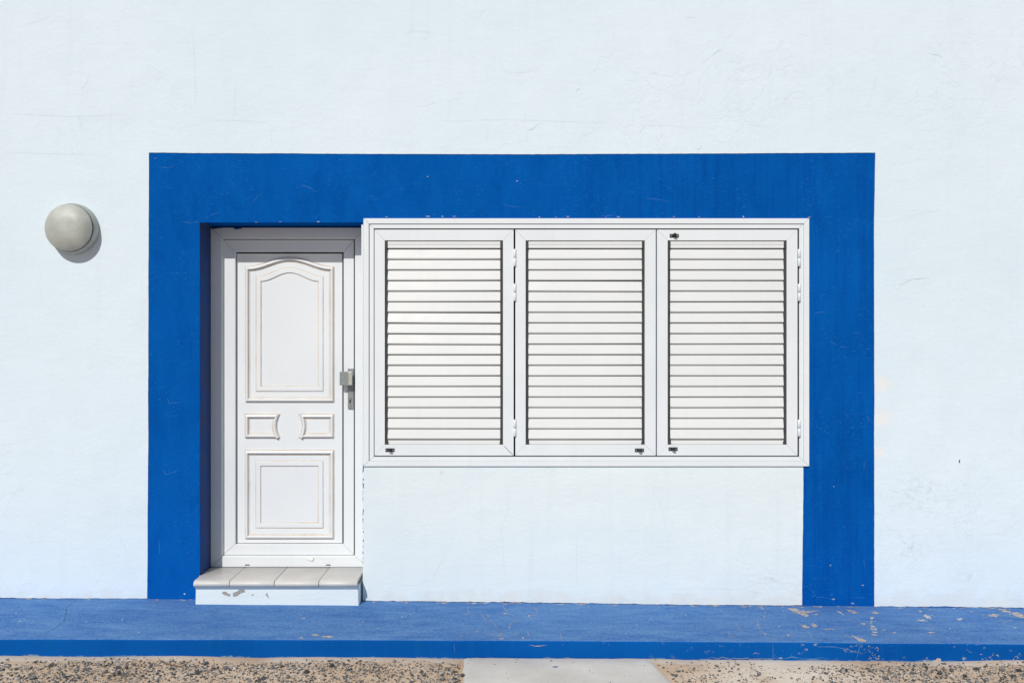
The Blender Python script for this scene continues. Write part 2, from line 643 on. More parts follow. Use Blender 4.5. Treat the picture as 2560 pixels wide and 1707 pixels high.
# ------------------------------------------------------------------ the setting: ground, path, pavement
BACK = [(0, 1496), (370, 1497), (910, 1502), (1400, 1507.5), (1700, 1512), (2190, 1515.5), (2560, 1520)]
FRONT = [(0, 1597), (500, 1597.5), (1250, 1600), (1950, 1604), (2560, 1609.5)]
KY = -0.735                                     # kerb face


def pave_z(x, y):
    xb = 1280 + x * F / D
    zb = CZ + (853.5 - lerp_list(BACK, xb)) / F * D
    d = D + KY
    xf = 1280 + x * F / d
    zf = CZ + (853.5 - lerp_list(FRONT, xf)) / F * d
    t = max(-0.1, min(1.0, y / KY))
    return zb + (zf - zb) * t + 0.0016 * nz(x * 2.3, y * 3.1, 4.2) + 0.0006 * nz(x * 11, y * 11, 1.1)


def kerb_y(x):
    return KY + 0.004 * nz(x * 1.4, 3.3) + 0.0012 * nz(x * 9, 5.5)


def ground_z(x, y):
    xc = max(-4.5, min(4.5, x))
    z = -0.0055 * xc - 0.003
    k = math.exp(-((y + 1.0) / 1.6) ** 2)
    z += k * (0.006 * nz(x * 1.6, y * 2.2, 0.7) + 0.0022 * nz(x * 8, y * 9, 2.7))
    if y < -0.70:
        z += 0.012 * math.exp(-((y + 0.74) / 0.05) ** 2) * (0.45 + 0.9 * nz(x * 2.0, 9.1))     # sand banked on the kerb
    return z


def axis(dense0, dense1, step, far):
    a = list(np.arange(dense0, dense1 + 1e-6, step))
    lo, hi, s = [], [], step
    v = dense0
    while v > -far:
        s *= 1.5
        v -= s
        lo.append(v)
    s = step
    v = dense1
    while v < far:
        s *= 1.5
        v += s
        hi.append(v)
    return lo[::-1] + a + hi


gx = axis(-3.4, 3.4, 0.025, 250)
gy = axis(-1.5, -0.68, 0.0125, 250)
gv = [(x, y, ground_z(x, y) if abs(x) < 12 and y > -14 else (ground_z(x, -14) if y <= -14 else ground_z(x, y))) for y in gy for x in gx]
nx = len(gx)
gf = [(j * nx + i, j * nx + i + 1, (j + 1) * nx + i + 1, (j + 1) * nx + i) for j in range(len(gy) - 1) for i in range(nx - 1)]
g = build('ground', gv, gf, GROUND, smooth=True, fix=False, origin=Vector((0, 0, 0)))
g['kind'] = 'structure'
g['label'] = 'tan sandy ground strewn with gravel in front of the blue kerb'

# concrete path that meets the kerb
def path_edges(y):
    t = (-0.742 - y)
    l = -0.266 + 0.06 * t + 0.008 * nz(y * 6, 1.7) + 0.003 * nz(y * 30, 4.7)
    r = 0.742 + 0.17 * min(t, 1.2) + 0.010 * nz(y * 5, 8.7) + 0.003 * nz(y * 30, 2.2)
    return l, r


ys = list(np.arange(-0.742, -1.7, -0.02)) + list(np.arange(-1.8, -5.0, -0.2))
prof_t = [0, 0.004, 0.012, 0.03] + list(np.linspace(0.06, 0.94, 23)) + [0.97, 0.988, 0.996, 1]
pv, pf = [], []
for y in ys:
    l, r = path_edges(y)
    for t in prof_t:
        x = l + (r - l) * t
        e = min(t, 1 - t)
        hgt = -0.012 if e == 0 else (0.000 if e < 0.005 else (0.006 if e < 0.015 else 0.0095))
        base = -0.0055 * x - 0.003
        pv.append((x, y, base + hgt + 0.001 * nz(x * 4, y * 4, 6.1)))
m_ = len(prof_t)
for j in range(len(ys) - 1):
    for i in range(m_ - 1):
        pf.append((j * m_ + i, j * m_ + i + 1, (j + 1) * m_ + i + 1, (j + 1) * m_ + i))
pth = build('path', pv, pf, CONC, smooth=True)
pth['kind'] = 'structure'
pth['label'] = 'pale smooth concrete path running out from the blue kerb'

# raised blue pavement with its kerb face
xs = list(np.arange(-8, -3.4, 0.2)) + list(np.arange(-3.4, 3.4, 0.02)) + list(np.arange(3.4, 8.01, 0.2))
yrow = [0.05, 0.0] + list(np.arange(-0.03, -0.71, -0.03))
vv, ff = [], []
for x in xs:
    ky = kerb_y(x)
    zt = pave_z(x, KY)
    r = 0.009 + 0.004 * nz(x * 5, 2.9)
    for y in yrow:
        vv.append((x, y, pave_z(x, y)))
    for a in (0, 22, 45, 68, 90):
        ra = math.radians(a)
        vv.append((x, ky + r - r * math.sin(ra), zt - r + r * math.cos(ra)))
    for t in (0.3, 0.6, 0.85, 1.0, 1.6):
        vv.append((x, ky - 0.001 * t + 0.0012 * nz(x * 7, t * 5), zt - r - 0.10 * t))
m_ = len(yrow) + 10
for i in range(len(xs) - 1):
    for j in range(m_ - 1):
        ff.append((i * m_ + j, i * m_ + j + 1, (i + 1) * m_ + j + 1, (i + 1) * m_ + j))
pave = build('pavement', vv, ff, PAVE, smooth=True, fix=False)
me = pave.data
bm = bmesh.new()
bm.from_mesh(me)
bmesh.ops.recalc_face_normals(bm, faces=bm.faces)
if sum(f.normal.z for f in bm.faces) < 0:
    bmesh.ops.reverse_faces(bm, faces=bm.faces)
bm.to_mesh(me)
bm.free()
pave['kind'] = 'structure'
pave['label'] = 'low blue painted pavement with worn patches along the white house'


def on_pave(px, py, lift=0.0009):
    y0, y1 = 0.03, KY
    for _ in range(40):
        y = (y0 + y1) / 2
        x = PX(px, y)
        if 853.5 + (CZ - pave_z(x, y)) / (D + y) * F < py:
            y0 = y
        else:
            y1 = y
    y = (y0 + y1) / 2
    x = PX(px, y)
    return Vector((x, y, pave_z(x, y) + lift))


def on_kerb(px, py, lift=0.0022):
    x = PX(px, KY)
    y = kerb_y(x) - lift
    return P(px, py, y)


def patch(name, polypx, place, mat, parent, amp=1.5, step=2.5):
    pts = [place(*p) for p in rough_px(polypx, step, amp)]
    return build(name, pts, [tuple(range(len(pts)))], mat, parent, fix=False)


def V(ox, oy, s):
    return lambda *pts: [(ox + a * s, oy + b * s) for a, b in pts]


def flip_up(o, axis_i, sign):
    me = o.data
    if me.polygons and me.polygons[0].normal[axis_i] * sign < 0:
        me.flip_normals()


R4 = V(1950, 1380, .2594)
R5 = V(1100, 1480, .2551)
R6 = V(0, 1480, .2126)
R7 = V(470, 1480, .2679)
R8 = V(1500, 1480, .2551)


def pb(view, cx, cy, wd, ht, rot=0.0):
    (x, y), (x2, y2) = view((cx, cy), (cx + wd, cy + ht))
    return blob_px(x, y, x2 - x, y2 - y, rot)


tops = [
    (R4((75, 538), (150, 542), (230, 565), (380, 562), (300, 580), (250, 590), (280, 615), (240, 628), (200, 605), (150, 580), (110, 560)), TANCHIP),
    (R4((640, 558), (690, 555), (770, 580), (720, 592), (690, 585)), TANCHIP),
    (R4((525, 560), (590, 575), (625, 608), (600, 600), (560, 575)), PALECHIP),
    (R4((2085, 545), (2160, 550), (2230, 575), (2300, 580), (2352, 608), (2352, 635), (2290, 625), (2250, 610), (2220, 582), (2150, 575)), TANCHIP),
    (R4((680, 795), (750, 820), (830, 848), (820, 868), (760, 858), (720, 825)), TANCHIP),
]
for a in ((915, 585, 75, 30), (885, 630, 55, 28), (880, 667, 28, 20), (805, 690, 55, 18), (872, 690, 34, 18), (890, 716, 90, 24, .3), (905, 741, 85, 20),
          (905, 770, 66, 16), (910, 795, 74, 14), (1355, 570, 40, 14), (1420, 622, 95, 34, .5), (1372, 655, 95, 18), (1460, 555, 62, 8),
          (1735, 645, 74, 30), (1845, 572, 34, 10), (1950, 600, 54, 10), (2062, 606, 130, 34)):
    tops.append((pb(R4, *a), PALECHIP if a[0] in (885, 880, 890, 905, 1420, 1372, 1735) else TANCHIP))
for a in ((245, 716, 100, 34, .35), (330, 706, 80, 36, .4), (475, 743, 150, 12), (1105, 775, 48, 13), (1000, 750, 64, 8), (1460, 773, 88, 10),
          (2225, 655, 30, 10), (80, 800, 18, 40), (470, 667, 30, 7), (700, 528, 160, 8), (340, 600, 60, 12)):
    tops.append((pb(R4, *a), TANCHIP))
tops.append((pb(R4, 2270, 725, 28, 9), PALECHIP))
for a in ((600, 455, 52, 12), (810, 440, 16, 34), (362, 384, 34, 16), (470, 230, 40, 12), (872, 230, 20, 26)):
    tops.append((pb(R5, *a), TANCHIP))
tops.append((pb(R5, 640, 206, 32, 14), PALECHIP))
for a in ((1195, 400, 84, 14), (1300, 413, 124, 16), (1055, 425, 56, 10), (1083, 243, 32, 10)):
    tops.append((pb(R7, *a), TANCHIP))
for a in ((195, 247, 50, 10), (155, 203, 30, 6), (1440, 320, 16, 26), (230, 340, 60, 8)):
    tops.append((pb(R6, *a), PALECHIP))
for a in ((1590, 160, 50, 14, .4), (1070, 135, 40, 8), (1550, 315, 16, 22), (1620, 410, 18, 24), (695, 363, 40, 6)):
    tops.append((pb(R8, *a), TANCHIP))
rr = random.Random(11)
for i in range(30):      # small rubbed spots, thicker to the right
    px = 2560 * rr.random() ** 0.6
    py = lerp_list(BACK, px) + 4 + (lerp_list(FRONT, px) - lerp_list(BACK, px) - 10) * rr.random()
    tops.append((blob_px(px, py, rr.uniform(2.5, 8), rr.uniform(1.2, 2.6), 0, 8, i), rr.choice((PALECHIP, TANCHIP, PALECHIP))))
for i in range(70):
    px = 2560 * rr.random() ** 0.8
    if 480 < px < 905:
        continue
    tops.append((blob_px(px, lerp_list(BACK, px) + rr.uniform(.6, 3.0), rr.uniform(4, 26), rr.uniform(1.2, 3.0), 0, 9, i + 100), rr.choice((TANCHIP, TANCRACK, PALECHIP))))
for poly, m in tops:
    o = patch('bare_patch', poly, on_pave, m, pave)
    flip_up(o, 2, 1)
for poly, m in ((R4((1465, 1045), (1500, 1035), (1520, 1015), (1550, 1025), (1555, 1050), (1530, 1072), (1490, 1075)), TANCHIP),
                (pb(R4, 1415, 1016, 14, 14), PALECHIP), (pb(R4, 1390, 1046, 22, 30), PALECHIP), (pb(R4, 2038, 1040, 34, 34), TANCHIP),
                (pb(R4, 2230, 1060, 60, 18), PALECHIP), (pb(R4, 1955, 1028, 20, 16), TANCHIP), (pb(R4, 2110, 1058, 26, 10), TANCHIP),
                (pb(R5, 960, 524, 40, 8), TANCHIP), (pb(R8, 1765, 640, 60, 8), PALECHIP)):
    o = patch('bare_patch', poly, on_kerb, m, pave)
    flip_up(o, 1, -1)
for i in range(55):      # the rubbed corner below the cracked edge, and the far right foot
    if i < 34:
        a = rr.uniform(850, 965)
        b = 885 + (a - 850) * .3 + rr.uniform(0, 150)
    else:
        a, b = rr.uniform(2040, 2352), rr.uniform(965, 1075)
    o = patch('bare_patch', pb(R4, a, b, rr.uniform(5, 18), rr.uniform(5, 13)), on_kerb, rr.choice((TANCHIP, PALECHIP, GREYCHIP)), pave, .6)
    flip_up(o, 1, -1)

for pts, wd, m in (
        (R5((275, 130), (270, 175), (300, 205), (210, 235)), .0028, TANCRACK),
        (R5((300, 205), (420, 220), (450, 285), (510, 290), (545, 335), (610, 395)), .0030, TANCRACK),
        (R5((610, 110), (630, 165), (680, 215), (760, 250)), .0034, TANCRACK),
        (R5((765, 262), (700, 300), (680, 340), (680, 378)), .0042, TANCRACK),
        (R5((915, 140), (945, 175), (955, 205), (870, 230), (800, 250)), .0030, TANCRACK),
        (R5((415, 400), (500, 412), (560, 420), (615, 405), (540, 450)), .0050, TANCRACK),
        (R5((755, 400), (715, 440)), .0040, TANCRACK), (R5((855, 380), (870, 430)), .0030, TANCRACK),
        (R5((75, 380), (200, 390), (330, 395)), .0026, TANCRACK), (R5((190, 440), (220, 418)), .0030, TANCRACK),
        (R5((1130, 290), (1145, 315), (1180, 330)), .0026, TANCRACK), (R5((1175, 390), (1190, 440), (1200, 465)), .0022, TANCRACK),
        (R6((900, 85), (850, 130), (785, 175), (770, 270), (750, 345), (680, 400), (570, 460), (490, 510), (415, 545)), .0024, DARKCRACK),
        (R8((1260, 380), (1265, 410), (1370, 470)), .0026, TANCRACK),
        (R8((1545, 270), (1560, 350), (1620, 420), (1690, 470)), .0030, TANCRACK),
        (R8((1330, 290), (1370, 370), (1450, 400)), .0022, TANCRACK),
        (R8((1930, 280), (2000, 360), (2060, 410), (2090, 470)), .0032, TANCRACK),
        (R8((1810, 140), (1880, 180), (1930, 220)), .0030, TANCRACK), (R8((1840, 440), (1850, 420), (1890, 395)), .0034, TANCRACK),
        (R7((2130, 130), (2125, 170), (2140, 200)), .0022, DARKCRACK), (R7((2060, 210), (2040, 250)), .0022, DARKCRACK),
        (R4((590, 760), (640, 800), (700, 840)), .0034, TANCRACK), (R4((1330, 590), (1400, 610), (1450, 650)), .0030, PALECHIP)):
    o = ribbon('crack', [on_pave(*p, lift=0.0004) for p in pts], wd, m, pave, (0, 0, 1))
    flip_up(o, 2, 1)
for pts, wd, m in (
        (R8((1690, 492), (1697, 540), (1693, 600), (1700, 650)), .0024, SCRATCH),
        (R8((2130, 530), (2300, 530), (2352, 545)), .0026, SCRATCH),
        (R8((1050, 650), (1100, 632), (1150, 650), (1200, 632), (1280, 655), (1300, 645), (1380, 650), (1440, 640), (1470, 655), (1700, 645)), .0036, GREYCHIP),
        (R8((1700, 645), (1760, 655), (1830, 640), (1890, 628), (1950, 650), (2090, 650), (2190, 635), (2260, 650)), .0030, SCRATCH),
        (R8((1885, 590), (1865, 630)), .0024, SCRATCH), (R8((1372, 490), (1376, 535)), .0026, SCRATCH),
        (R4((370, 910), (500, 910), (560, 915), (640, 940), (745, 950)), .0028, SCRATCH),
        (R4((770, 890), (755, 950), (735, 1025)), .0036, SCRATCH), (R4((0, 1025), (60, 1018), (100, 1010), (150, 1018), (200, 1010)), .0030, SCRATCH),
        (R5((140, 490), (145, 600)), .0022, SCRATCH), (R5((1205, 500), (1205, 530)), .0022, SCRATCH),
        (R5((870, 515), (960, 528), (1050, 515)), .0028, TANCRACK), (R5((1655, 490), (1655, 530)), .0022, SCRATCH)):
    o = ribbon('crack', [on_kerb(*p, lift=0.0016) for p in pts], wd, m, pave, (0, -1, 0))
    flip_up(o, 1, -1)

# ------------------------------------------------------------------ the house
H = 4.7
REV_X = PX(498.8)
REV_Z = PZ(556.0)
INF_X0 = PX(907)
house = top('house', 'white plastered house front with thick blue surround around door and shuttered window', 'house', (0, 0, 0))


def base_z(x):
    """ragged lower edge of the white coat"""
    return pave_z(x, 0) + 0.003 + 0.004 * max(0, nz(x * 9, 1.3)) + 0.003 * nz(x * 31, 6.3) + 0.003 * max(0.0, nz(x * 70, 2.3))


def xl(z):     # left outer edge of the blue surround
    py = 853.5 - (z - CZ) / D * F
    return PX(lerp_list([(382, 372.5), (700, 371), (1100, 370.5), (1500, 368)], py)) + 0.0022 * nz(z * 4, 1.9) + 0.0010 * nz(z * 25, 3.9)


def xr(z):
    py = 853.5 - (z - CZ) / D * F
    return PX(lerp_list([(383, 2188.5), (560, 2185.5), (1000, 2186), (1515, 2186)], py)) + 0.0016 * nz(z * 4, 5.9) + 0.0010 * nz(z * 25, 8.9)


def zt(x):
    px = 1280 + x * F / D
    return PZ(lerp_list([(372, 382), (900, 385), (1300, 386), (1800, 384), (2188, 382)], px)) + 0.0016 * nz(x * 4, 9.9) + 0.0014 * nz(x * 28, 7.9)


def infr(z):
    py = 853.5 - (z - CZ) / D * F
    return PX(lerp_list([(1166, 2008.5), (1350, 2007), (1512, 2005)], py)) + 0.0018 * nz(z * 7, 4.4) + 0.0010 * nz(z * 30, 2.4)


wallG = Geo()


def strip(edgeA, edgeB, thick=0.010):
    """white coat between two matching polylines of (x,z), with its edge thickness along A and B"""
    n = len(edgeA)
    b = len(wallG.v)
    for row, y in ((edgeA, thick), (edgeA, 0.0), (edgeB, 0.0), (edgeB, thick)):
        wallG.v += [(x, y, z) for x, z in row]
    for k in range(3):
        for i in range(n - 1):
            p = b + k * n + i
            wallG.f.append((p, p + 1, p + n + 1, p + n))
            wallG.m.append(0)


ztl, ztr = zt(PX(372)), zt(PX(2188))
X0, X1 = -8.0, 8.0
zs = list(np.linspace(0.10, ztl, 190))
# left of the surround: columns between the ragged foot and the blue edge
xlt = xl(ztl)
lx = list(np.arange(X0, -3.2, 0.2)) + list(np.arange(-3.2, PX(366), 0.012))
lx = [x for x in lx if x < PX(366)] + [PX(366)]
strip([(x, base_z(x)) for x in lx], [(x, H) for x in lx])
zz = [base_z(PX(366))] + [z for z in np.arange(base_z(PX(366)) + .012, ztl, 0.012)] + [ztl]
strip([(PX(366), z) for z in zz], [(max(xl(z), PX(366) + .001), z) for z in zz])
wallG.loops([(PX(366), ztl), (xlt, ztl), (xlt, H), (PX(366), H)], [(0, 0.0, 0)], True, 0)
tx = list(np.arange(xlt, xr(ztr), 0.012)) + [xr(ztr)]
strip([(x, zt(x) if 0 < i < len(tx) - 1 else ztl if i == 0 else ztr) for i, x in enumerate(tx)], [(x, H) for x in tx])
xrt = xr(ztr)
zz = [base_z(PX(2192))] + [z for z in np.arange(base_z(PX(2192)) + .012, ztr, 0.012)] + [ztr]
strip([(min(xr(z), PX(2192) - .001), z) for z in zz], [(PX(2192), z) for z in zz])
wallG.loops([(xrt, ztr), (PX(2192), ztr), (PX(2192), H), (xrt, H)], [(0, 0.0, 0)], True, 0)
rx = [PX(2192)] + [x for x in np.arange(PX(2192) + .012, 3.2, 0.012)] + list(np.arange(3.2, X1 + .01, 0.2))
strip([(x, base_z(x)) for x in rx], [(x, H) for x in rx])
# infill under the window
MARK = len(wallG.m)
IZ = PZ(1160)
ix = [INF_X0] + list(np.arange(INF_X0 + .012, PX(1990), 0.012)) + [PX(1990)]
strip([(x, base_z(x)) for x in ix], [(x, IZ) for x in ix])
zz = [base_z(PX(1990))] + list(np.arange(base_z(PX(1990)) + .012, IZ, .012)) + [IZ]
strip([(PX(1990), z) for z in zz], [(infr(z), z) for z in zz])
for q_ in range(MARK, len(wallG.m)):
    wallG.m[q_] = 1
# door-side return of the infill and of the wall beside the window
b = len(wallG.v)
wallG.v += [(INF_X0, 0, 0.05), (INF_X0, 0.34, 0.05), (INF_X0, 0.34, REV_Z), (INF_X0, 0, REV_Z)]
wallG.f.append((b, b + 1, b + 2, b + 3))
wallG.m.append(0)
# masonry behind the coats, around the openings; a closed house behind
WX0, WX1, WZ0, WZ1 = PX(925), PX(2008), PZ(1150), PZ(562)
bxs = [X0 + .001, REV_X - .012, INF_X0 + .012, WX0, WX1, X1 - .001]
bzs = [-0.2, WZ0, WZ1, REV_Z + .012, H - .001]
for i in range(5):
    for j in range(4):
        if i == 1 and j <= 2:
            continue
        if i == 3 and j == 1:
            continue
        wallG.box(bxs[i], bxs[i + 1], 0.0125, 0.36, bzs[j], bzs[j + 1])
wallG.box(X0, X0 + .3, 0.362, 6.0, -.2, H - .002)
wallG.box(X1 - .3, X1, 0.362, 6.0, -.2, H - .002)
wallG.box(X0, X1, 6.002, 6.3, -.2, H - .002)
wall = wallG.out('wall', [PLASTER, INFILL], house, fix=False)
bm = bmesh.new()
bm.from_mesh(wall.data)
bm.normal_update()
# face the coats outward
bmesh.ops.recalc_face_normals(bm, faces=bm.faces)
for f in bm.faces:
    c = f.calc_center_median() + wall.location
    if c.y < 0.0005 and f.normal.y > 0.5:
        f.normal_flip()
bm.to_mesh(wall.data)
bm.free()
rg = Geo()
rg.box(X0 - .05, X1 + .05, -0.05, 6.35, H, H + 0.18)
rg.out('roof', ROOFM, house)

# blue painted surround: front band 4 mm behind the white coat, door reveal, strip under the white foot
sg = Geo()
zb = -0.02
U = [(PX(355), zb), (REV_X, zb), (REV_X, REV_Z), (INF_X0, REV_Z), (INF_X0, PZ(556)), (PX(2014), PZ(556)), (PX(2014), PZ(1158)), (PX(1996), PZ(1158)), (PX(1996), zb),
     (PX(2200), zb), (PX(2200), PZ(372)), (PX(355), PZ(372))]
n = len(U)
for y in (0.004, 0.012):
    sg.v += [(x, y, z) for x, z in U]
sg.f.append(tuple(range(n)))
sg.m.append(0)


def wob(a, b, k, f):
    return [f(a + (b - a) * i / k) for i in range(k + 1)]


# left reveal and head reveal, slightly uneven
k1 = 60
bb = len(sg.v)
for i in range(k1 + 1):
    z = zb + (REV_Z - zb) * i / k1
    for (y, a) in ((0.004, 0.0), (0.009, 0.003), (0.10, 0.002), (0.32, 0.001)):
        sg.v.append((REV_X - (0.0 if a == 0 else 0.002) + a * nz(z * 4, y * 9) * (1 if 0 < i < k1 else 0), y, z))
for i in range(k1):
    for j in range(3):
        p = bb + i * 4 + j
        sg.f.append((p, p + 1, p + 5, p + 4))
        sg.m.append(0)
bb = len(sg.v)
for i in range(k1 + 1):
    x = REV_X - .002 + (INF_X0 + .012 - REV_X) * i / k1
    for (y, a) in ((0.004, 0.0), (0.009, 0.002), (0.10, 0.002), (0.32, 0.001)):
        sg.v.append((x, y, REV_Z + (0.0 if a == 0 else 0.0015) + a * nz(x * 5, y * 9)))
for i in range(k1):
    for j in range(3):
        p = bb + i * 4 + j
        sg.f.append((p, p + 1, p + 5, p + 4))
        sg.m.append(0)
sg.box(X0 + .01, REV_X - .001, 0.0056, 0.0115, -.06, 0.22)
sg.box(INF_X0 + .004, X1 - .01, 0.0056, 0.0115, -.06, 0.22)
sur = sg.out('painted_surround', BLUE, house, fix=False, label='thick blue painted band around the door and window')
for p in sur.data.polygons:
    if len(p.vertices) > 8 and p.normal.y > 0:
        p.flip()

# cracks in the white coat
V1, V2, V3 = V(0, 0, .36565), V(860, 0, .36565), V(1700, 0, .36565)
V4, V5, V6, V7 = V(1980, 550, .41458), V(880, 1140, .57823), V(0, 650, .555), V(360, 370, .2551)
pl = [
    V1((610, 510), (600, 555), (560, 610), (575, 650), (590, 695)), V1((540, 795), (565, 890)), V1((0, 775), (70, 780), (270, 790), (480, 800), (860, 785)),
    V1((0, 1040), (260, 1050), (690, 1060)), V1((1320, 120), (1325, 350), (1335, 550), (1340, 760)), V1((1610, 560), (1605, 790), (1570, 825)),
    V1((1450, 825), (1700, 830), (1830, 845), (1870, 870), (1845, 910), (1870, 1040)), V1((190, 170), (280, 140), (360, 100)),
    V2((475, 10), (478, 110), (465, 210), (410, 260)), V2((465, 210), (600, 225)), V2((500, 735), (570, 720), (650, 700)),
    V2((700, 710), (740, 680), (785, 680), (800, 640), (830, 625)), V2((715, 750), (722, 820)),
    V2((1050, 375), (1085, 460), (1100, 490), (1180, 500), (1250, 495), (1330, 470), (1370, 440)),
    V2((1660, 515), (1725, 475), (1750, 390), (1810, 395), (1870, 335)), V2((1850, 180), (1840, 290)), V2((1620, 540), (1610, 610), (1585, 622)),
    V2((2080, 500), (2240, 525), (2290, 475)), V2((1070, 1000), (1110, 980), (1150, 1000)),
    V2((1180, 1000), (1200, 970), (1255, 960), (1250, 900), (1290, 885), (1335, 845)), V2((1600, 935), (1690, 915), (1710, 880), (1740, 890)),
    V2((2018, 1048), (2025, 980), (2022, 900), (2060, 862), (2260, 860), (2300, 870), (2352, 890)), V2((980, 860), (985, 1000)),
    V2((700, 830), (1020, 820), (1340, 825), (1900, 850)), V2((920, 130), (945, 85), (970, 75)), V2((965, 210), (985, 280)), V2((1240, 760), (1240, 825)),
    V3((150, 440), (215, 385)), V3((1370, 465), (1330, 560), (1300, 690), (1280, 790)), V3((265, 975), (350, 965), (375, 900), (420, 885)),
    V3((615, 600), (610, 740), (570, 790)), V3((2050, 150), (2045, 250)), V3((1560, 1480), (1650, 1460), (1780, 1435)), V3((0, 525), (80, 490), (115, 480)),
    V3((290, 290), (320, 260), (370, 235)), V3((20, 120), (130, 122)), V3((450, 855), (560, 858)), V3((800, 230), (880, 250)), V3((660, 350), (710, 265)),
    V5((680, 120), (672, 250), (645, 300), (650, 350), (660, 500), (665, 580)), V5((1300, 110), (1305, 160), (1335, 210), (1350, 270), (1358, 330)),
    V5((1070, 200), (1105, 300), (1110, 330)), V5((970, 340), (970, 570)), V5((160, 580), (190, 555), (260, 560), (350, 530), (380, 470), (440, 345)),
    V5((1910, 50), (1905, 130), (1920, 180), (1915, 500)), V5((1430, 570), (1680, 575), (1760, 550), (1840, 540), (1890, 500)),
    V6((528, 1225), (560, 1290), (575, 1340)), V6((0, 720), (90, 718)), V6((130, 1268), (280, 1266)), V6((430, 1460), (470, 1400)), V6((610, 1490), (650, 1475)),
]
for pts in pl:
    o = ribbon('crack', [P(a, b_) for a, b_ in pts], 0.0011, CRACK, house, (0, -1, 0), jit=.5, proud=0.0005)
    flip_up(o, 1, -1)
for pts in (V3((215, 385), (260, 350), (290, 335)), V3((1700, 370), (1770, 380), (1795, 405)), V3((110, 1020), (130, 1022), (155, 1000)),
            V4((632, 430), (660, 385), (720, 360), (800, 350), (810, 345), (830, 358)), V2((1250, 890), (1290, 885), (1335, 845)), V2((1585, 622), (1612, 605))):
    o = ribbon('crack', [P(a, b_) for a, b_ in pts], 0.0015, CRACKD, house, (0, -1, 0), jit=.4, proud=0.0007)
    flip_up(o, 1, -1)
for pts in (V7((130, 190), (230, 195), (300, 180)), V7((1045, 540), (1160, 440)), V7((1520, 350), (1640, 400), (1700, 440)), V7((650, 660), (750, 630)),
            V7((350, 720), (450, 735), (530, 720)), V7((225, 370), (260, 410)), V4((230, 730), (275, 755)), V4((285, 765), (345, 765)), V4((440, 775), (485, 775)),
            V4((130, 560), (205, 555)), V4((365, 680), (415, 685)), V4((435, 1450), (435, 1510)), V4((320, 1160), (345, 1200)), V4((455, 1180), (470, 1215)),
            V6((752, 618), (762, 645), (820, 640)), V6((730, 940), (750, 965), (815, 940)), V6((715, 1255), (720, 1330)),
            R4((285, 340), (350, 430), (440, 435), (530, 455)), R4((810, 60), (815, 155)), R4((720, 435), (825, 440)), V2((1740, 1480), (1850, 1470)),
            V2((2060, 1355), (2220, 1375)), V2((1080, 1400), (1200, 1420))):
    o = ribbon('scratch', [P(a, b_, 0.004) for a, b_ in pts], 0.0017, SCRATCH, house, (0, -1, 0), jit=.5, proud=0.0006)
    flip_up(o, 1, -1)
# chipped spots on the blue, along the door head, the window head and at the foot
chips = [V2((285, 1480), (300, 1490))[0] + (5, 2)]
spots = [(966, 542, 8, 2.4), (1069, 541, 11, 3), (1106, 541, 8, 2.4), (1135, 541, 10, 2), (1348, 543, 7, 2.4), (1390, 543, 5, 2), (1420, 542, 8, 3), (1514, 543, 5, 2),
         (1546, 542, 9, 3), (1684, 542, 8, 2.6), (1748, 543, 5, 3), (1858, 542, 4, 4), (2023, 543, 9, 2.6), (700, 555, 8, 2), (796, 554.5, 10, 2.4), (640, 555.5, 5, 2),
         (462, 1484, 7, 3), (500, 1440, 5, 8), (2157, 1462, 7, 4), (2083, 1497, 10, 3), (2132, 1507, 8, 4), (2076, 1412, 7, 4), (1069, 442, 4, 2), (1293, 453, 4, 3),
         (388, 396, 4, 1.6), (2085, 1215, 3, 3), (2190, 1120, 3, 3), (1240, 1508 - 100 + 1000, 0.1, .1)]
for i, (a, b_, c, d_) in enumerate(spots[:-1]):
    o = patch('paint_chip', blob_px(a, b_, c, d_, 0, 9, i), lambda x, y: P(x, y, 0.0033), PALECHIP if i % 3 else GREYCHIP, house, .6, 3)
    flip_up(o, 1, -1)
# remains of blue paint on the corner beside the door
rr = random.Random(5)
py = 1157.0
while py < 1420:
    L = rr.choice((28, 18, 9, 5, 4, 7)) * rr.uniform(.6, 1.2) if py > 1180 else 26
    w_ = rr.uniform(.5, 2.0) if py > 1180 else 2.4
    o = patch('blue_paint_remnant', [(906.9, py), (907.2 + w_, py + L * .3), (907.1 + w_ * .7, py + L * .8), (906.9, py + L)],
              lambda x, y: P(x, y, -0.0007), BLUE, house, .6, 3)
    flip_up(o, 1, -1)
    py += L + rr.choice((2, 4, 10, 22)) * rr.uniform(.5, 1.3)
# a dark wall plug
pg = Geo()
a, b_ = P(2397.2, 1156), P(2399.4, 1149)
pg.prism([(a.x, a.z), (b_.x, a.z), (b_.x, b_.z), (a.x, b_.z)], -0.004, 0.01, .0008)
pg.out('wall_plug', CHAN, house)

# ------------------------------------------------------------------ door frame and door
YF, YS, YP = 0.225, 0.247, 0.274
fo = rect_px(526, 905, 568.5, 1416.5, YF)
fo = (REV_X - .001, INF_X0 - .001, fo[2], REV_Z + .001)
fi = rect_px(554.5, 887.6, 596, 1390.5, YF)
dg = Geo()
dg.frame4((rect_px(526.4, 905, 569, 1416, YF)[0], INF_X0 - .0012, fo[2], rect_px(0, 1, 569, 1, YF)[3]), fi, YF, YF + .075, .0012, .002)
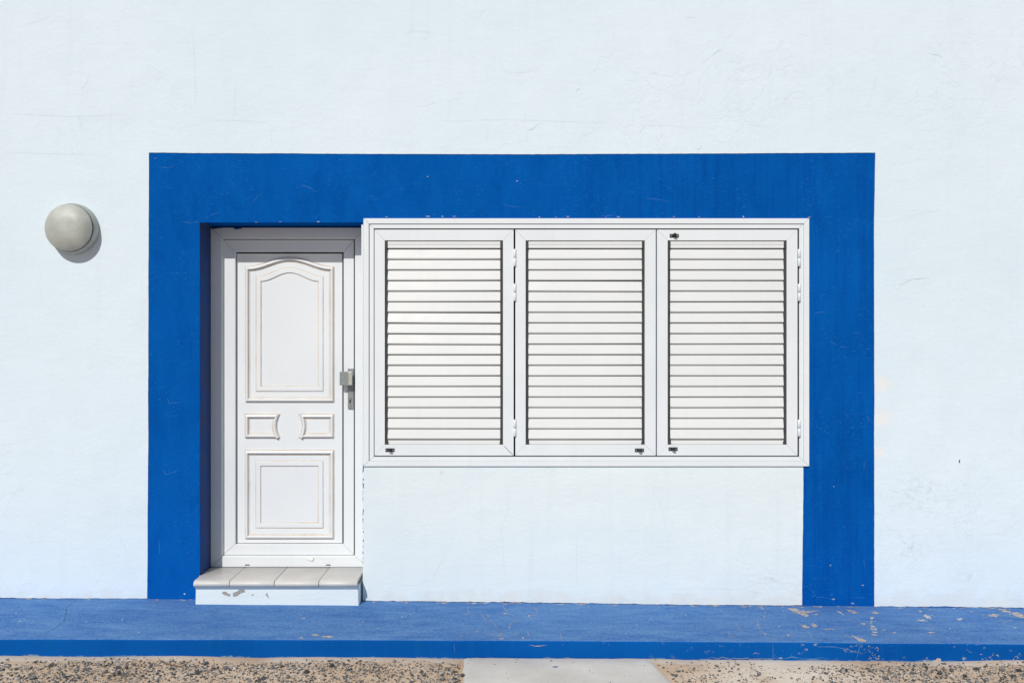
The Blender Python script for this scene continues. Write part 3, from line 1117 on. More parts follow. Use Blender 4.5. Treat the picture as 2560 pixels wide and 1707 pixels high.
# slim inner lip round the frame
li = (fi[0] + .003, fi[1] - .003, fi[2] + .003, fi[3] - .003)
dg.frame4((fi[0] - .004, fi[1] + .004, fi[2] - .004, fi[3] + .004), li, YF + .012, YF + .07, .0008, .001)
dframe = dg.out('door_frame', DOORW, house, label='white door frame set deep in the blue reveal')
for a in (612.6, 815):
    wg = Geo()
    r = rect_px(a, a + 11.5, 1410.3, 1412.8, YF)
    wg.prism([(r[0], r[2]), (r[1], r[2]), (r[1], r[3]), (r[0], r[3])], YF - .0008, YF + .004, .0002)
    wg.out('weep_slot', DARK, dframe)
# ragged blue brush marks lapping on to the frame
for poly in ([(582, 569.2), (588, 574), (597, 573), (607, 571), (604, 569.4)], [(527, 569.2), (530, 574), (540, 571.5), (560, 569.4)]):
    o = patch('blue_paint_remnant', poly, lambda x, y: P(x, y, YF - .0007), BLUE, dframe, .5, 3)
    flip_up(o, 1, -1)

so_ = rect_px(557.9, 884.6, 599.8, 1386.6, YS)
si_ = rect_px(588, 859, 629.5, 1360, YS)
dg = Geo()
dg.frame4(so_, si_, YS, YS + .06, .0010, .0022)
door = dg.out('door', DOORW, house, label='white panelled door with an arched upper panel and beige grime in its mouldings')
dg = Geo()
dg.frame4((li[0] - .001, li[1] + .001, li[2] - .001, li[3] + .001), (so_[0] + .0002, so_[1] - .0002, so_[2] + .0002, so_[3] - .0002), YS + .004, YS + .012, 0, .0004)
dg.out('sash_gasket', DARK, dframe)
pn = rect_px(592.4, 855.8, 634.2, 1356.6, YP)
dg = Geo()
dg.prism([(pn[0], pn[2]), (pn[1], pn[2]), (pn[1], pn[3]), (pn[0], pn[3])], YP, YP + .03, .0015)
dg.out('panel', DOORW, door)
dg = Geo()
dg.frame4((si_[0] - .012, si_[1] + .012, si_[2] - .012, si_[3] + .012), (pn[0] + .0005, pn[1] - .0005, pn[2] + .0005, pn[3] - .0005), YP + .006, YP + .028, 0, .0004)
dg.out('panel_seal', DARK, door)


def px2(pts, y):
    out = []
    for a, b_ in pts:
        q = P(a, b_, y)
        out.append((q.x, q.z))
    return out


k = (D + YP) / F     # metres per pixel on the panel


def prof(rows):
    return [(o_ * k, YP - h / 1000.0, m) for o_, h, m in rows]


BEAD = [(0, -0.6, 0), (0, 0.8, 0), (1.6, 1.0, 1), (2.0, 4.5, 1), (2.3, 8.0, 0), (2.8, 12.0, 0), (4.6, 18.0, 0), (6.4, 20.0, 0), (8.0, 19.0, 0), (8.9, 15.0, 0), (9.4, 6.0, 0), (11.0, 5.6, 1), (11.4, 3.4, 0), (12.2, 3.0, 0), (13.8, 2.6, 1)]
FIELD = [(26.8, 2.6, 0), (28.5, 2.4, 1), (29.2, 8.0, 0), (30.0, 8.6, 0), (39.0, 8.6, 0), (39.7, 8.0, 0), (40.1, 1.4, 0), (41.8, 1.2, 1)]


def arch(x0, x1, ysh, yap, ybot, y):
    pts = [(x0, ybot), (x1, ybot), (x1, ysh)]
    n_ = 36
    for i in range(1, n_):
        t = 1 - i / n_
        b_ = 0.5 - 0.5 * math.cos(2 * math.pi * t)
        pts.append((x0 + (x1 - x0) * t, ysh - (ysh - yap) * b_))
    pts.append((x0, ysh))
    return px2(pts, y)


g_ = Geo()
g_.loops(arch(612.7, 836.6, 666, 641.7, 1006, YP), prof(BEAD + FIELD), True, 0,
         ring=lambda o_: arch(612.7 + o_ / k, 836.6 - o_ / k, 666 + .93 * o_ / k, 641.7 + 1.0 * o_ / k, 1006 - o_ / k, YP))
g_.out('arched_moulding', [DOORW, DIRT], door, label='raised moulding with a curved top')
g_ = Geo()
g_.loops(px2([(612, 1347), (836.4, 1347), (836.4, 1124), (612, 1124)], YP), prof(BEAD + FIELD), True, 0)
g_.out('square_moulding', [DOORW, DIRT], door)


def waist(x_straight, x_corner, x_mid):
    pts = []
    n_ = 14
    for i in range(n_ + 1):
        t = i / n_
        y = 1095.5 + (1033.5 - 1095.5) * t
        pts.append((x_corner + (x_mid - x_corner) * math.sin(math.pi * t) ** 0.8, y))
    return px2([(x_straight, 1033.5), (x_straight, 1095.5)] + pts if x_straight < x_corner else pts[::-1] + [(x_straight, 1095.5), (x_straight, 1033.5)][::1], YP)


for args in ((612, 703, 693.5), (836.4, 745, 754.5)):
    g_ = Geo()
    g_.loops(waist(*args), prof(BEAD), True, 0)
    g_.out('waisted_moulding', [DOORW, DIRT], door)

# lock plate, knob, cylinder
YL = YS
hp = Geo()
r = rect_px(870, 885, 921, 1022, YL)
hp.prism([(r[0] + .003, r[2]), (r[1] - .003, r[2]), (r[1], r[2] + .005), (r[1], r[3] - .004), (r[1] - .004, r[3]), (r[0] + .003, r[3]), (r[0], r[3] - .003), (r[0], r[2] + .006)],
         YL - .009, YL, .002)
hp.out('lock_plate', METAL, door)
hk = Geo()
yk = YL - .062
r = rect_px(849, 870.4, 929, 963, yk)
hk.prism([(r[0], r[2]), (r[1], r[2]), (r[1], r[3]), (r[0], r[3])], yk, yk + .016, .0015, 0)
r2 = rect_px(870.4, 880.6, 928.3, 963.2, yk + .012)
hk.prism([(r2[0] + .0004, r2[2]), (r2[1], r2[2]), (r2[1], r2[3]), (r2[0] + .0004, r2[3])], yk - .002, yk + .020, .004, 1)
c = P(876, 946, YL)
hk.box(c.x - .009, c.x + .009, yk + .018, YL - .0088, c.z - .012, c.z + .012, 0)
hk.out('door_knob', [METAL, NICKEL], door, label='square satin metal pull knob')
lc = Geo()
c = P(876.2, 997, YL)


def circ(cx, cz, r_, n_=20, a0=0, a1=2 * math.pi):
    return [(cx + r_ * math.cos(a0 + (a1 - a0) * i / n_), cz + r_ * math.sin(a0 + (a1 - a0) * i / n_)) for i in range(n_)]


def keyhole_outline(cx, cz, R, wv, drop):
    pts = []
    for i in range(17):
        a = math.radians(-55 + 290 * i / 16)
        pts.append((cx + R * math.cos(a), cz + R * math.sin(a)))
    for i in range(9):
        a = math.radians(180 + 180 * i / 8)
        pts.append((cx + wv * math.cos(a), cz - drop + wv * math.sin(a)))
    return pts


lc.prism(keyhole_outline(c.x, c.z, .0115, .0062, .022), YL - .0105, YL - .005, .001, 1)
lc.prism(keyhole_outline(c.x, c.z, .0096, .0046, .022), YL - .0116, YL - .008, .0006, 2)
lc.prism(circ(c.x, c.z, .0066), YL - .0126, YL - .009, .0008, 1)
lc.box(c.x - .0017, c.x + .0017, YL - .0131, YL - .010, c.z - .0052, c.z + .0052, 2)
lc.out('lock_cylinder', [METAL, NICKEL, DARK], door)

# ------------------------------------------------------------------ window frame and the three shutters
YFL = -0.012
wf = Geo()
o1, i1 = rect_px(908.5, 2023.5, 546, 1165.5, YFL), rect_px(922, 2010, 559.6, 1152.4, YFL)
wf.frame4(o1, i1, YFL, .06, .0008, .0022)
o2 = (i1[0] + .0035, i1[1] - .0008, i1[2] + .0010, i1[3] - .0022)
yi = -.005
i2 = rect_px(934.5, 1998, 571.2, 1141.5, yi)
wf.frame4(o2, i2, yi, .075, .0008, .0018)
bk = (o2[0] - .012, o2[1] + .012, o2[2] - .012, o2[3] + .012)
wf.frame4(bk, (i2[0] - .004, i2[1] + .004, i2[2] - .004, i2[3] + .004), .012, .07, .0, .0008)
win = wf.out('window_frame', PVC, house, label='wide white window frame with a stepped outer casing')
ts = Geo()
r = rect_px(903.4, 908.3, 562, 1161, -.006)
ts.prism([(r[0], r[2]), (r[1], r[2]), (r[1], r[3]), (r[0], r[3])], -.006, .10, .001)
ts.out('edge_strip', PVC, win)

g_ = Geo()
la = rect_px(936.6, 1993.6, 574.8, 1138.2, .002)
g_.frame4((i2[0] - .001, i2[1] + .001, i2[2] - .001, i2[3] + .001), la, .002, .020, 0, .0004)
g_.out('gap_shade', DARK, win)  # dark ring added to paint the shade in the gap round the leaves
YLF = -0.010        # face of the shutter leaves
PITCH = 26.44
SLAT = [(0.0, -27.0), (0.0, -30.0), (0.4, -32.6), (1.4, -34.8), (3.0, -36.0), (4.8, -36.2), (6.2, -35.2), (7.0, -33.0), (7.4, -29.0), (18.0, 35.0), (17.0, 36.0), (13.5, 36.0), (12.0, 35.0), (10.4, 25.0)]


def slat_mesh(wd):
    n_ = len(SLAT)
    v = [(sx * wd / 2, a / 1000, b_ / 1000) for sx in (-1, 1) for a, b_ in SLAT]
    f = [(i, (i + 1) % n_, n_ + (i + 1) % n_, n_ + i) for i in range(n_)] + [tuple(range(n_ - 1, -1, -1)), tuple(range(n_, 2 * n_))]
    me = bpy.data.meshes.new('slat')
    me.from_pydata(v, [], f)
    me.materials.append(SLATW)
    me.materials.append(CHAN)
    me.polygons[n_ - 2].material_index = 1      # shade under the slat above, painted dark on the top of the face
    bm = bmesh.new()
    bm.from_mesh(me)
    bmesh.ops.recalc_face_normals(bm, faces=bm.faces)
    bm.to_mesh(me)
    bm.free()
    for p in me.polygons:
        p.use_smooth = len(p.vertices) == 4 and p.normal.z < 0.05 and abs(p.normal.y) < 0.975
    return me


def cyl(G, cx, cy, z0, z1, r_, mat=0, n_=14):
    b = len(G.v)
    for z, rr_ in ((z0, r_ * .8), (z0 + .001, r_), (z1 - .001, r_), (z1, r_ * .8)):
        for i in range(n_):
            a = 2 * math.pi * i / n_
            G.v.append((cx + rr_ * math.cos(a), cy + rr_ * math.sin(a), z))
    for q in range(3):
        for i in range(n_):
            j = (i + 1) % n_
            G.f.append((b + q * n_ + i, b + q * n_ + j, b + (q + 1) * n_ + j, b + (q + 1) * n_ + i))
            G.m.append(mat)
    G.f.append(tuple(b + n_ - 1 - i for i in range(n_)))
    G.m.append(mat)
    G.f.append(tuple(b + 3 * n_ + i for i in range(n_)))
    G.m.append(mat)


def hinge(px, y0, y1, sh):
    G = Geo()
    cx = PX(px, YLF)
    za, zc = PZ(y1, YLF), PZ(y0, YLF)
    zm = (za + zc) / 2
    cyl(G, cx, YLF - .004, za, zm - .0012, .0082)
    cyl(G, cx, YLF - .004, zm + .0012, zc, .0082)
    cyl(G, cx, YLF - .004, zm - .0013, zm + .0013, .005, 1)
    o = G.out('hinge', [PVC, DARK], sh, smooth=False)
    for p in o.data.polygons:
        p.use_smooth = len(p.vertices) == 4 and abs(p.normal.z) < .2
    return o


def latch(px, py, sh, up=False):
    """black turn button: plate, two screws and a lever standing out of the leaf"""
    G = Geo()
    c = P(px, py, YLF)
    G.prism([(c.x - .0275, c.z - .0105), (c.x + .0275, c.z - .0105), (c.x + .0275, c.z + .0105), (c.x - .0275, c.z + .0105)], YLF - .004, YLF + .001, .0012, 0)
    for s in (-1, 1):
        G.prism(circ(c.x + s * .019, c.z, .0046, 12), YLF - .0058, YLF - .003, .0010, 1)
    G.prism(circ(c.x, c.z + .001, .0098, 16), YLF - .014, YLF - .003, .002, 0)
    # lever: out from the boss and slightly upward
    b = len(G.v)
    zo = .004 if not up else .007
    for (y, z, hw, hh) in ((YLF - .010, c.z, .0085, .007), (YLF - .026, c.z + zo, .0080, .005), (YLF - .036, c.z + zo + .002, .0072, .0035)):
        G.v += [(c.x - hw, y, z - hh), (c.x + hw, y, z - hh), (c.x + hw, y, z + hh), (c.x - hw, y, z + hh)]
    for q in range(2):
        for i in range(4):
            j = (i + 1) % 4
            G.f.append((b + q * 4 + i, b + q * 4 + j, b + q * 4 + 4 + j, b + q * 4 + 4 + i))
            G.m.append(0)
    G.f.append((b + 8, b + 9, b + 10, b + 11))
    G.m.append(0)
    G.f.append((b + 3, b + 2, b + 1, b))
    G.m.append(0)
    return G.out('latch', [DARK, METAL], sh)


leaves = [
    ((936.2, 1284.2), (962, 1257.5), 'white louvred shutter beside the door, its middle slats slightly open', {4: -1.2, 6: -7.0, 7: -4.2, 8: -5.0, 9: -2.4, 10: -3.4, 13: -1.5}, [(975, 1124.5, False)], [1287.2], .003),
    ((1288.3, 1639.6), (1314.3, 1612), 'white louvred shutter between the other two, one upper slat tipped open', {2: 1.0, 3: -7.5, 9: -1.6, 14: 1.0}, [(1598.5, 1125, False)], [], .0012),
    ((1642.6, 1994.0), (1669.4, 1967), 'white louvred shutter farthest from the door, with latches at its top and bottom', {5: -1.5, 11: 1.0, 15: -1.2}, [(1682.5, 1122, False), (1685.5, 589.5, True)], [1997.6], .0012),
]
for (ox, sx, lab, tilt, lats, hing, mgap) in leaves:
    G = Geo()
    oo, ii = rect_px(ox[0], ox[1], 574.3, 1138.8, YLF), rect_px(sx[0], sx[1], 601.3, 1111.4, YLF)
    G.frame4(oo, ii, YLF, YLF + .045, .0005, .0014)
    sh = G.out('shutter', PVC, house, label=lab)
    # dark side channels
    cw = .0160
    for s in (0, 1):
        C = Geo()
        x0 = ii[0] + .0002 if s == 0 else ii[1] - cw
        C.box(x0, x0 + cw - .0002, .0010, .034, ii[2] + .0195, ii[3] - .0475)
        # heel block and head block
        bw = .020
        xb = ii[0] + .0002 if s == 0 else ii[1] - bw
        C.box(xb, xb + bw - .0002, YLF + .006, .0300, ii[2] + .0005, ii[2] + .019)
        C.box(xb + (0 if s == 0 else .003), xb + bw - (.003 if s == 0 else .0002), YLF + .006, .0300, ii[3] - .047, ii[3] - .0005)
        C.out('side_channel', CHAN, sh)
    wd = (ii[1] - ii[0]) - 2 * .0168
    xc = (ii[0] + ii[1]) / 2
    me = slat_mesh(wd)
    for i in range(18):
        # each slat's lower lip ends on the dark line measured in the photograph
        pyb = 622.8 + PITCH * (i + 1) - 1.4
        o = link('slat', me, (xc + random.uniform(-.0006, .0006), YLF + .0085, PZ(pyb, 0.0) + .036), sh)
        tl = tilt.get(i, 0)
        if tl < -4:          # worked loose: dropped and skewed
            o.location.z -= .0022
        o.rotation_euler = (math.radians(tl * .42 + random.uniform(-.9, .9)), math.radians(random.uniform(-.09, .09) + (.26 if tl < -4 else 0)), 0)
    # fixed head piece with a crease, and sill piece
    G = Geo()
    r = rect_px(sx[0] + 7.0, sx[1] - 7.0, 603.2, 620.6, 0)
    z1, z0 = r[3], r[2]
    zm = z0 + (z1 - z0) * .48
    pr = [(.0105, z1), (-.003, z1), (-.003, zm + .001), (-.0012, zm - .001), (-.0028, z0 + .003), (-.0010, z0), (.0055, z0)]
    b = len(G.v)
    for x in (r[0], r[1]):
        G.v += [(x, y, z) for y, z in pr]
    n_ = len(pr)
    for i in range(n_):
        j = (i + 1) % n_
        G.f.append((b + i, b + j, b + n_ + j, b + n_ + i))
        G.m.append(0)
    G.f += [tuple(b + i for i in range(n_)), tuple(b + n_ + n_ - 1 - i for i in range(n_))]
    G.m += [0, 0]
    G.out('head_strip', SLATW, sh)
    G = Geo()
    r = rect_px(sx[0] + 8.0, sx[1] - 7.0, 1100.2, 1110.3, 0)
    G.prism([(r[0], r[2]), (r[1], r[2]), (r[1], r[3]), (r[0], r[3])], .003, .017, .0015)
    G.out('sill_strip', SLATW, sh)
    # blind board behind the louvres
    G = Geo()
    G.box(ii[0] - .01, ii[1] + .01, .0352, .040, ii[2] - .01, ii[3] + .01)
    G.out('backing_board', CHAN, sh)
    if ox[0] < 1000:
        o = ribbon('open_mitre', [P(a, b_, YLF - .0004) for a, b_ in ((1258.2, 1112.2), (1270, 1124.6), (1284.4, 1139.2))], .0032, DARK, sh, (0, -1, 0), jit=0, proud=.0003)
        flip_up(o, 1, -1)
    for (a, b_, up) in lats:
        latch(a, b_, sh, up)
    for hx in hing:
        for (y0, y1) in ((623, 666), (709.5, 752.5), (1048.5, 1090.5)):
            hinge(hx, y0, y1, sh)

# ------------------------------------------------------------------ doorstep
step = top('doorstep', 'white painted doorstep with beige nosing tiles and chipped riser below the door', 'doorstep', (-1.41, -0.05, 0.10))
YR = -0.096
rz = CZ - 1.4665
G = Geo()
xa, xb = PX(488, YR), PX(896.8, YR)
nseg = 50
poly = [(xa + 0.0015 * nz(.3, 4), pave_z(xa, YR) - .01)]
poly = [(xa, pave_z(xa, YR) - .02), (xb, pave_z(xb, YR) - .02), (xb - .002, rz), (xa + .003, rz)]
G.prism(poly, YR, 0.30, .005)
G.out('riser', RISER, step)
zt0 = CZ - 1.4245
TP = [(0.29, 0.0), (-0.100, -0.0030), (-0.112, -0.0045), (-0.121, -0.0085), (-0.1275, -0.0145), (-0.1300, -0.0220), (-0.1285, -0.0300), (-0.1240, -0.0360),
      (-0.1180, -0.0395), (-0.1180, -0.0420), (-0.100, -0.0425), (-0.098, -0.0180), (0.29, -0.0180)]
joints = [PX(483, -.13), PX(576.6, -.10), PX(688.3, -.10), PX(799.2, -.10), PX(892.6, -.13)]
for q in range(4):
    g2 = .0018
    x0, x1 = joints[q] + (g2 if q else 0), joints[q + 1] - (g2 if q < 3 else 0)
    xsn = [(x0, .0010), (x0 + .0022, 0), (x1 - .0022, 0), (x1, .0010)]
    v, f = [], []
    n_ = len(TP)
    dz = random.uniform(-.0007, .0007)
    for (x, ins) in xsn:
        for (y, z) in TP:
            inb = y > -.02
            xx = x
            if inb:
                xx = min(max(x, REV_X + .003), INF_X0 - .003)
            v.append((xx, y + ins, zt0 + z - ins + dz))
    for s in range(3):
        for i in range(n_):
            j = (i + 1) % n_
            f.append((s * n_ + i, s * n_ + j, (s + 1) * n_ + j, (s + 1) * n_ + i))
    f += [tuple(range(n_)), tuple(3 * n_ + n_ - 1 - i for i in range(n_))]
    o = build('nosing_tile', v, f, TILE, step)
    for p in o.data.polygons:
        p.use_smooth = len(p.vertices) == 4
G = Geo()
G.box(joints[0] + .004, joints[4] - .006, -0.1165, .285, zt0 - .0420, zt0 - .0190)
G.box(joints[0] + .004, joints[4] - .006, -0.1150, .284, zt0 - .0188, zt0 - .0085)
G.out('mortar_bed', GROUT, step)
G = Geo()
zl = PZ(1468.5, -.118)
G.box(joints[0] + .006, joints[4] - .004, -.1120, YR + .002, zl - .0020, zl + .0045)
G.out('mortar_lip', RISER, step)
W4 = V(470, 1100, .28065)
for poly in (W4((303, 1350), (340, 1345), (350, 1362), (380, 1372), (375, 1392), (330, 1378), (305, 1365)),
             W4((400, 1358), (440, 1342), (455, 1328), (505, 1330), (508, 1352), (470, 1362), (440, 1385), (402, 1395)),
             pb(W4, 572, 1377, 28, 13), W4((690, 1375), (706, 1355), (708, 1375), (722, 1408), (705, 1395)), pb(W4, 535, 1361, 8, 6), pb(W4, 718, 1450, 6, 6)):
    o = patch('bare_patch', poly, lambda x, y: P(x, y, YR - .0009), GREYCHIP, step, .6, 3)
    flip_up(o, 1, -1)

# ------------------------------------------------------------------ wall lamp
lc_ = P(185, 573)
lamp = top('wall_lamp', 'round grey bulkhead lamp on the white wall, its shadow below', 'lamp', (lc_.x, 0, lc_.z))


def lathe(name, prof_, mat, parent, n_=72):
    v, f = [], []
    for (r_, y) in prof_:
        for i in range(n_):
            a = 2 * math.pi * i / n_
            v.append((lc_.x + r_ * math.cos(a), y, lc_.z + r_ * math.sin(a)))
    for q in range(len(prof_) - 1):
        for i in range(n_):
            j = (i + 1) % n_
            f.append((q * n_ + i, q * n_ + j, (q + 1) * n_ + j, (q + 1) * n_ + i))
    f.append(tuple((len(prof_) - 1) * n_ + i for i in range(n_)))
    f.append(tuple(n_ - 1 - i for i in range(n_)))
    o = build(name, v, f, mat, parent)
    for p in o.data.polygons:
        p.use_smooth = len(p.vertices) == 4
    return o


lathe('lamp_base', [(.150, .004), (.1535, -.002), (.1545, -.010), (.1540, -.028), (.1510, -.044), (.1470, -.060), (.1455, -.0620), (.1400, -.0632), (.1370, -.0636)], LAMP, lamp)
cap = [(.1320, -.0620), (.1325, -.0690), (.1415, -.0694), (.1432, -.0715), (.1430, -.0780), (.1405, -.0820), (.1360, -.0850)]
for i in range(1, 15):
    t = i / 14
    r_ = .1360 * (1 - t) + .002
    cap.append((r_, -.0850 - .038 * (1 - (r_ / .138) ** 3.0)))
lathe('lamp_cover', cap, LAMP, lamp)
lathe('cover_seal', [(.1420, -.0640), (.1450, -.0642), (.1450, -.0690), (.1420, -.0692)], DARK, lamp)
for s in (1, -1):
    G = Geo()
    zc = lc_.z + s * .1425
    G.box(lc_.x - .004, lc_.x + .004, -.0740, -.0650, zc - .0015, zc + .0022)
    G.out('cover_clip', DARK, lamp)

# ------------------------------------------------------------------ small loose things
q = P(773, 1395, YF)
sg2 = Geo()
pts = W4((1045, 1048), (1070, 1042), (1118, 1038), (1119, 1058), (1104, 1074), (1088, 1068), (1066, 1058))
pw = [P(a, b_, YF - .004) for a, b_ in pts]
v = [(p.x, YF - .004 - .006 * math.sin(i * 1.3) ** 2, p.z) for i, p in enumerate(pw)]
v += [(x, y + .0012, z) for x, y, z in v]
n_ = len(pw)
f = [tuple(range(n_)), tuple(range(2 * n_ - 1, n_ - 1, -1))] + [(i, (i + 1) % n_, n_ + (i + 1) % n_, n_ + i) for i in range(n_)]
o = build('paper_scrap', v, f, mat_simple('white_scrap', (.80, .83, .82), (.84, .86, .85), .6))
o['label'] = 'tiny torn white scrap caught at the foot of the door'
o['category'] = 'scrap'


def ico():
    t = (1 + 5 ** .5) / 2
    v = np.array([(-1, t, 0), (1, t, 0), (-1, -t, 0), (1, -t, 0), (0, -1, t), (0, 1, t), (0, -1, -t), (0, 1, -t), (t, 0, -1), (t, 0, 1), (-t, 0, -1), (-t, 0, 1)], float)
    v /= np.linalg.norm(v[0])
    f = [(0, 11, 5), (0, 5, 1), (0, 1, 7), (0, 7, 10), (0, 10, 11), (1, 5, 9), (5, 11, 4), (11, 10, 2), (10, 7, 6), (7, 1, 8), (3, 9, 4), (3, 4, 2), (3, 2, 6), (3, 6, 8), (3, 8, 9),
         (4, 9, 5), (2, 4, 11), (6, 2, 10), (8, 6, 7), (9, 8, 1)]
    return v, f


IV, IF = ico()
rs = np.random.RandomState(3)
TINTS = [(0.034, 0.037, 0.042), (0.058, 0.062, 0.068), (0.10, 0.105, 0.11), (0.17, 0.175, 0.18), (0.27, 0.27, 0.265), (0.26, 0.20, 0.15), (0.42, 0.38, 0.33), (0.66, 0.65, 0.63)]
TW = [.16, .19, .19, .15, .11, .07, .08, .05]


def stone_shape(sz):
    v = IV * (1 + rs.uniform(-.28, .28, (12, 1)))
    v = v * np.array([rs.uniform(.8, 1.35), rs.uniform(.6, 1.0), rs.uniform(.45, .9)]) * sz
    ax, ay, a = rs.uniform(-.35, .35), rs.uniform(-.35, .35), rs.uniform(0, 6.283)
    Rx = np.array([[1, 0, 0], [0, math.cos(ax), -math.sin(ax)], [0, math.sin(ax), math.cos(ax)]])
    Ry = np.array([[math.cos(ay), 0, math.sin(ay)], [0, 1, 0], [-math.sin(ay), 0, math.cos(ay)]])
    Rz = np.array([[math.cos(a), -math.sin(a), 0], [math.sin(a), math.cos(a), 0], [0, 0, 1]])
    return v @ (Rz @ Ry @ Rx).T


def density(x, y):
    """how much gravel lies here, 0..1"""
    l, r = path_edges(y)
    if l - .012 < x < r + .012:
        return 0.0
    dk = (-0.745 - y)
    k = min(1.0, max(0.03, (dk - 0.02 + 0.05 * nz(x * 1.7, 3.1)) / 0.09))
    if x > r:
        k *= 0.10 + 0.90 * min(1, max(0, (x - 1.45 - .25 * (-.8 - y) + .15 * nz(x * 2, y * 3)) / .35))
        if x < r + .55:
            k = max(k, 0.28 * min(1, dk / .08))
    k *= 0.55 + 0.65 * max(0, min(1, 0.5 + nz(x * 2.6, y * 3.4, 5.0)))
    return min(1, k)


verts, faces, tint = [], [], []
cnt = 0
N = 50000
for i in range(N):
    x = rs.uniform(-3.3, 3.3)
    y = -0.75 - rs.uniform(0, 1) ** 1.1 * 1.05
    pe = path_edges(y)
    onp = pe[0] < x < pe[1]
    if rs.uniform() > (0.012 + .05 * math.exp((y + .745) / .02) if onp else density(x, y)):
        continue
    sz = (0.0022 + 0.0088 * rs.beta(1.0, 3.6)) * (.6 if onp else 1)
    sv = stone_shape(sz)
    sv[:, 0] += x
    sv[:, 1] += y
    sv[:, 2] += (-0.0055 * x - .003 + .0095 + sz * .25) if onp else ground_z(x, y) + sz * .30
    b = cnt * 12
    verts.append(sv)
    faces += [(b + p, b + q_, b + r_) for p, q_, r_ in IF]
    tint.append(TINTS[rs.choice(len(TINTS), p=TW)])
    cnt += 1
verts = np.concatenate(verts)
me = bpy.data.meshes.new('gravel')
me.from_pydata(verts.tolist(), [], faces)
me.materials.append(STONE)
ca = me.color_attributes.new('tint', 'FLOAT_COLOR', 'POINT')
arr = np.ones((cnt * 12, 4), np.float32)
arr[:, :3] = np.repeat(np.array(tint, np.float32), 12, axis=0)
ca.data.foreach_set('color', arr.ravel())
gr = bpy.data.objects.new('gravel', me)
COL.objects.link(gr)
gr['kind'] = 'stuff'
gr['label'] = 'dark grey gravel scattered over the tan sand'
gr['category'] = 'gravel'

# the largest single stones, each its own thing
big = [(R6, 604, 858, 70), (R6, 315, 895, 75), (R6, 1000, 862, 52), (R6, 1222, 860, 58), (R6, 1770, 858, 52), (R6, 1385, 880, 80), (R6, 1395, 955, 66), (R6, 1235, 935, 66),
       (R6, 375, 1015, 72), (R6, 915, 1000, 58), (R6, 690, 893, 50), (R6, 2010, 890, 60), (R6, 2045, 960, 60), (R6, 2310, 945, 70), (R6, 1340, 970, 60), (R6, 345, 965, 52),
       (R6, 190, 895, 66), (R6, 385, 940, 62), (R6, 750, 990, 60), (R6, 1730, 920, 56), (R6, 1845, 945, 56), (R6, 1490, 885, 50),
       (R7, 165, 665, 46), (R7, 350, 700, 52), (R7, 875, 687, 40), (R7, 1340, 685, 50), (R7, 1930, 640, 48), (R7, 80, 750, 60), (R7, 700, 800, 56), (R7, 1260, 725, 50),
       (R7, 1110, 745, 52), (R7, 630, 745, 44), (R7, 1520, 710, 44), (R7, 1790, 690, 40), (R7, 1640, 750, 44), (R7, 2180, 740, 44), (R7, 2090, 770, 44), (R7, 930, 790, 50),
       (R5, 130, 780, 54), (R5, 20, 805, 52), (R5, 220, 815, 50), (R8, 745, 815, 46), (R8, 1560, 800, 46), (R8, 770, 768, 40),
       (R4, 800, 1180, 66), (R4, 985, 1140, 56), (R4, 1990, 1225, 60), (R4, 1110, 1190, 52), (R4, 1270, 1160, 52), (R4, 1415, 1110, 46), (R4, 1540, 1165, 56), (R4, 1780, 1190, 56),
       (R4, 1890, 1120, 48), (R4, 2130, 1130, 48), (R4, 2250, 1190, 60), (R4, 2310, 1140, 48), (R4, 1005, 1215, 56), (R4, 640, 1140, 44), (R4, 860, 1140, 50), (R4, 1650, 1140, 46)]


def on_ground(px, py):
    y0, y1 = -0.70, -4.0
    for _ in range(40):
        y = (y0 + y1) / 2
        x = PX(px, y)
        if 853.5 + (CZ - ground_z(x, y)) / (D + y) * F < py:
            y0 = y
        else:
            y1 = y
    y = (y0 + y1) / 2
    return PX(px, y), y


for (vw, a, b_, dia) in big:
    (px, py), (px2_, _) = vw((a, b_), (a + dia, b_))
    x, y = on_ground(px, py + 3)
    sz = (px2_ - px) / F * (D + y) * .5
    sv = stone_shape(sz * .95)
    sv[:, 0] += x
    sv[:, 1] += y
    sv[:, 2] += ground_z(x, y) - sv[:, 2].min() - sz * .12
    o = build('stone', sv.tolist(), IF, STONE)
    ti = rs.choice(len(TINTS), p=[.16, .24, .24, .18, .10, .05, .02, .01])
    tcol = TINTS[ti]
    at = o.data.color_attributes.new('tint', 'FLOAT_COLOR', 'POINT')
    at.data.foreach_set('color', np.tile(np.array((*tcol, 1), np.float32), 12))
    tone = 'near-black' if ti < 2 else 'dark grey' if ti < 4 else 'grey-brown' if ti < 6 else 'pale'
    where = ('below the wall lamp' if x < -2.05 else 'in front of the doorstep' if x < -0.85 else 'between the doorstep and the concrete path' if x < -0.35 else
             'beside the concrete path' if x < 1.0 else 'on the bare pale sand' if x < 1.45 else 'in front of the plain white wall')
    o['label'] = '%s angular stone in finer gravel, %s' % (tone, where)
    o['category'] = 'stone'
    o['group'] = '%s stones %s' % (tone, where)


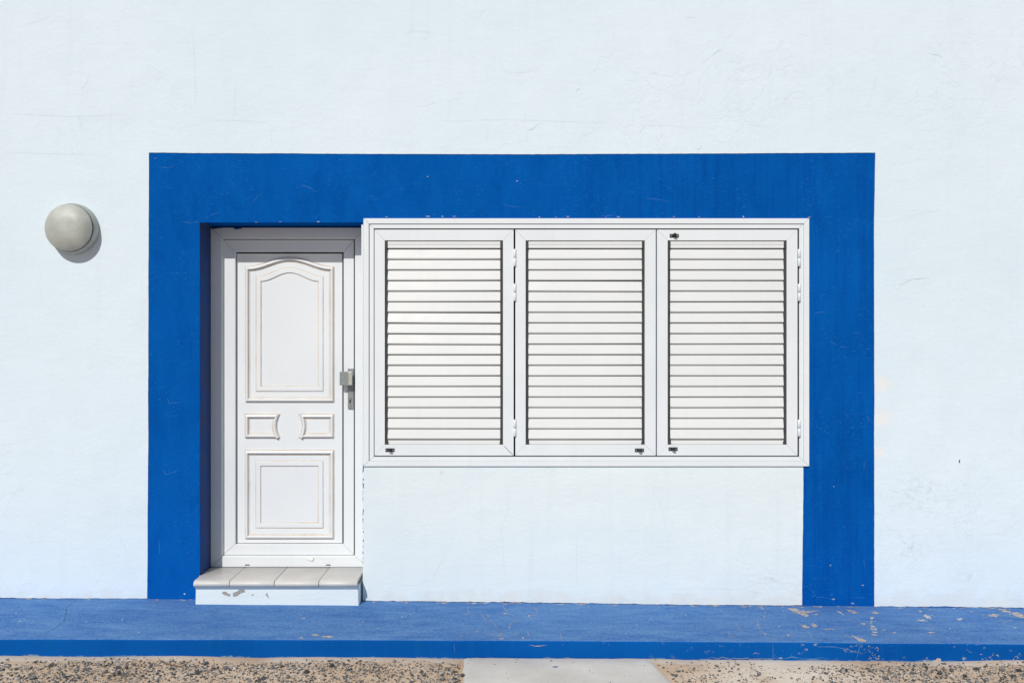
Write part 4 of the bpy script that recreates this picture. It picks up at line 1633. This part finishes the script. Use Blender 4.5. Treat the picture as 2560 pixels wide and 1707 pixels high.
def twig(pts, r_, mat, label):
    G = Geo()
    n_ = 6
    rings = []
    for i, p in enumerate(pts):
        d = (pts[min(i + 1, len(pts) - 1)] - pts[max(0, i - 1)]).normalized()
        u = d.cross(Vector((0, 0, 1))).normalized()
        w_ = u.cross(d)
        rr_ = r_ * (1 - .5 * i / len(pts))
        for k_ in range(n_):
            a = 2 * math.pi * k_ / n_
            G.v.append(p + (u * math.cos(a) + w_ * math.sin(a)) * rr_)
    for i in range(len(pts) - 1):
        for k_ in range(n_):
            j = (k_ + 1) % n_
            G.f.append((i * n_ + k_, i * n_ + j, (i + 1) * n_ + j, (i + 1) * n_ + k_))
            G.m.append(0)
    G.f += [tuple(range(n_)), tuple((len(pts) - 1) * n_ + n_ - 1 - i for i in range(n_))]
    G.m += [0, 0]
    o = G.out('twig', mat)
    o['label'] = label
    o['category'] = 'twig'


def gp(view, *pts):
    out = []
    for (px, py) in view(*pts):
        x, y = on_ground(px, py)
        out.append(Vector((x, y, ground_z(x, y) + .006)))
    return out


twig(gp(R6, (1900, 818), (1960, 850), (2040, 870), (2110, 880), (2160, 905)), .0045, TWIG, 'crooked brown twig lying by the kerb near the blue surround')
twig(gp(R6, (60, 942), (180, 944), (325, 955)), .0028, PALETWIG, 'straight bleached twig lying flat among dark gravel')
twig(gp(R5, (40, 738), (100, 735), (155, 732)), .0026, PALETWIG, 'short bleached twig beside the concrete path')
# blue paint flake on the path
x, y = on_ground(*R5((1128, 752))[0])
zf = -0.0055 * x - .003 + .0105
pts = [(-.015, .002), (-.004, .006), (.012, .005), (.015, -.002), (.002, -.006), (-.010, -.004)]
v = [(x + a, y + b_, zf + .001 + .002 * abs(a) / .015) for a, b_ in pts] + [(x + a, y + b_, zf + .0005 + .002 * abs(a) / .015) for a, b_ in pts]
f = [tuple(range(6)), tuple(range(11, 5, -1))] + [(i, (i + 1) % 6, 6 + (i + 1) % 6, 6 + i) for i in range(6)]
o = build('paint_flake', v, f, BLUE)
o['label'] = 'small blue paint flake lying on the concrete path'
o['category'] = 'flake'
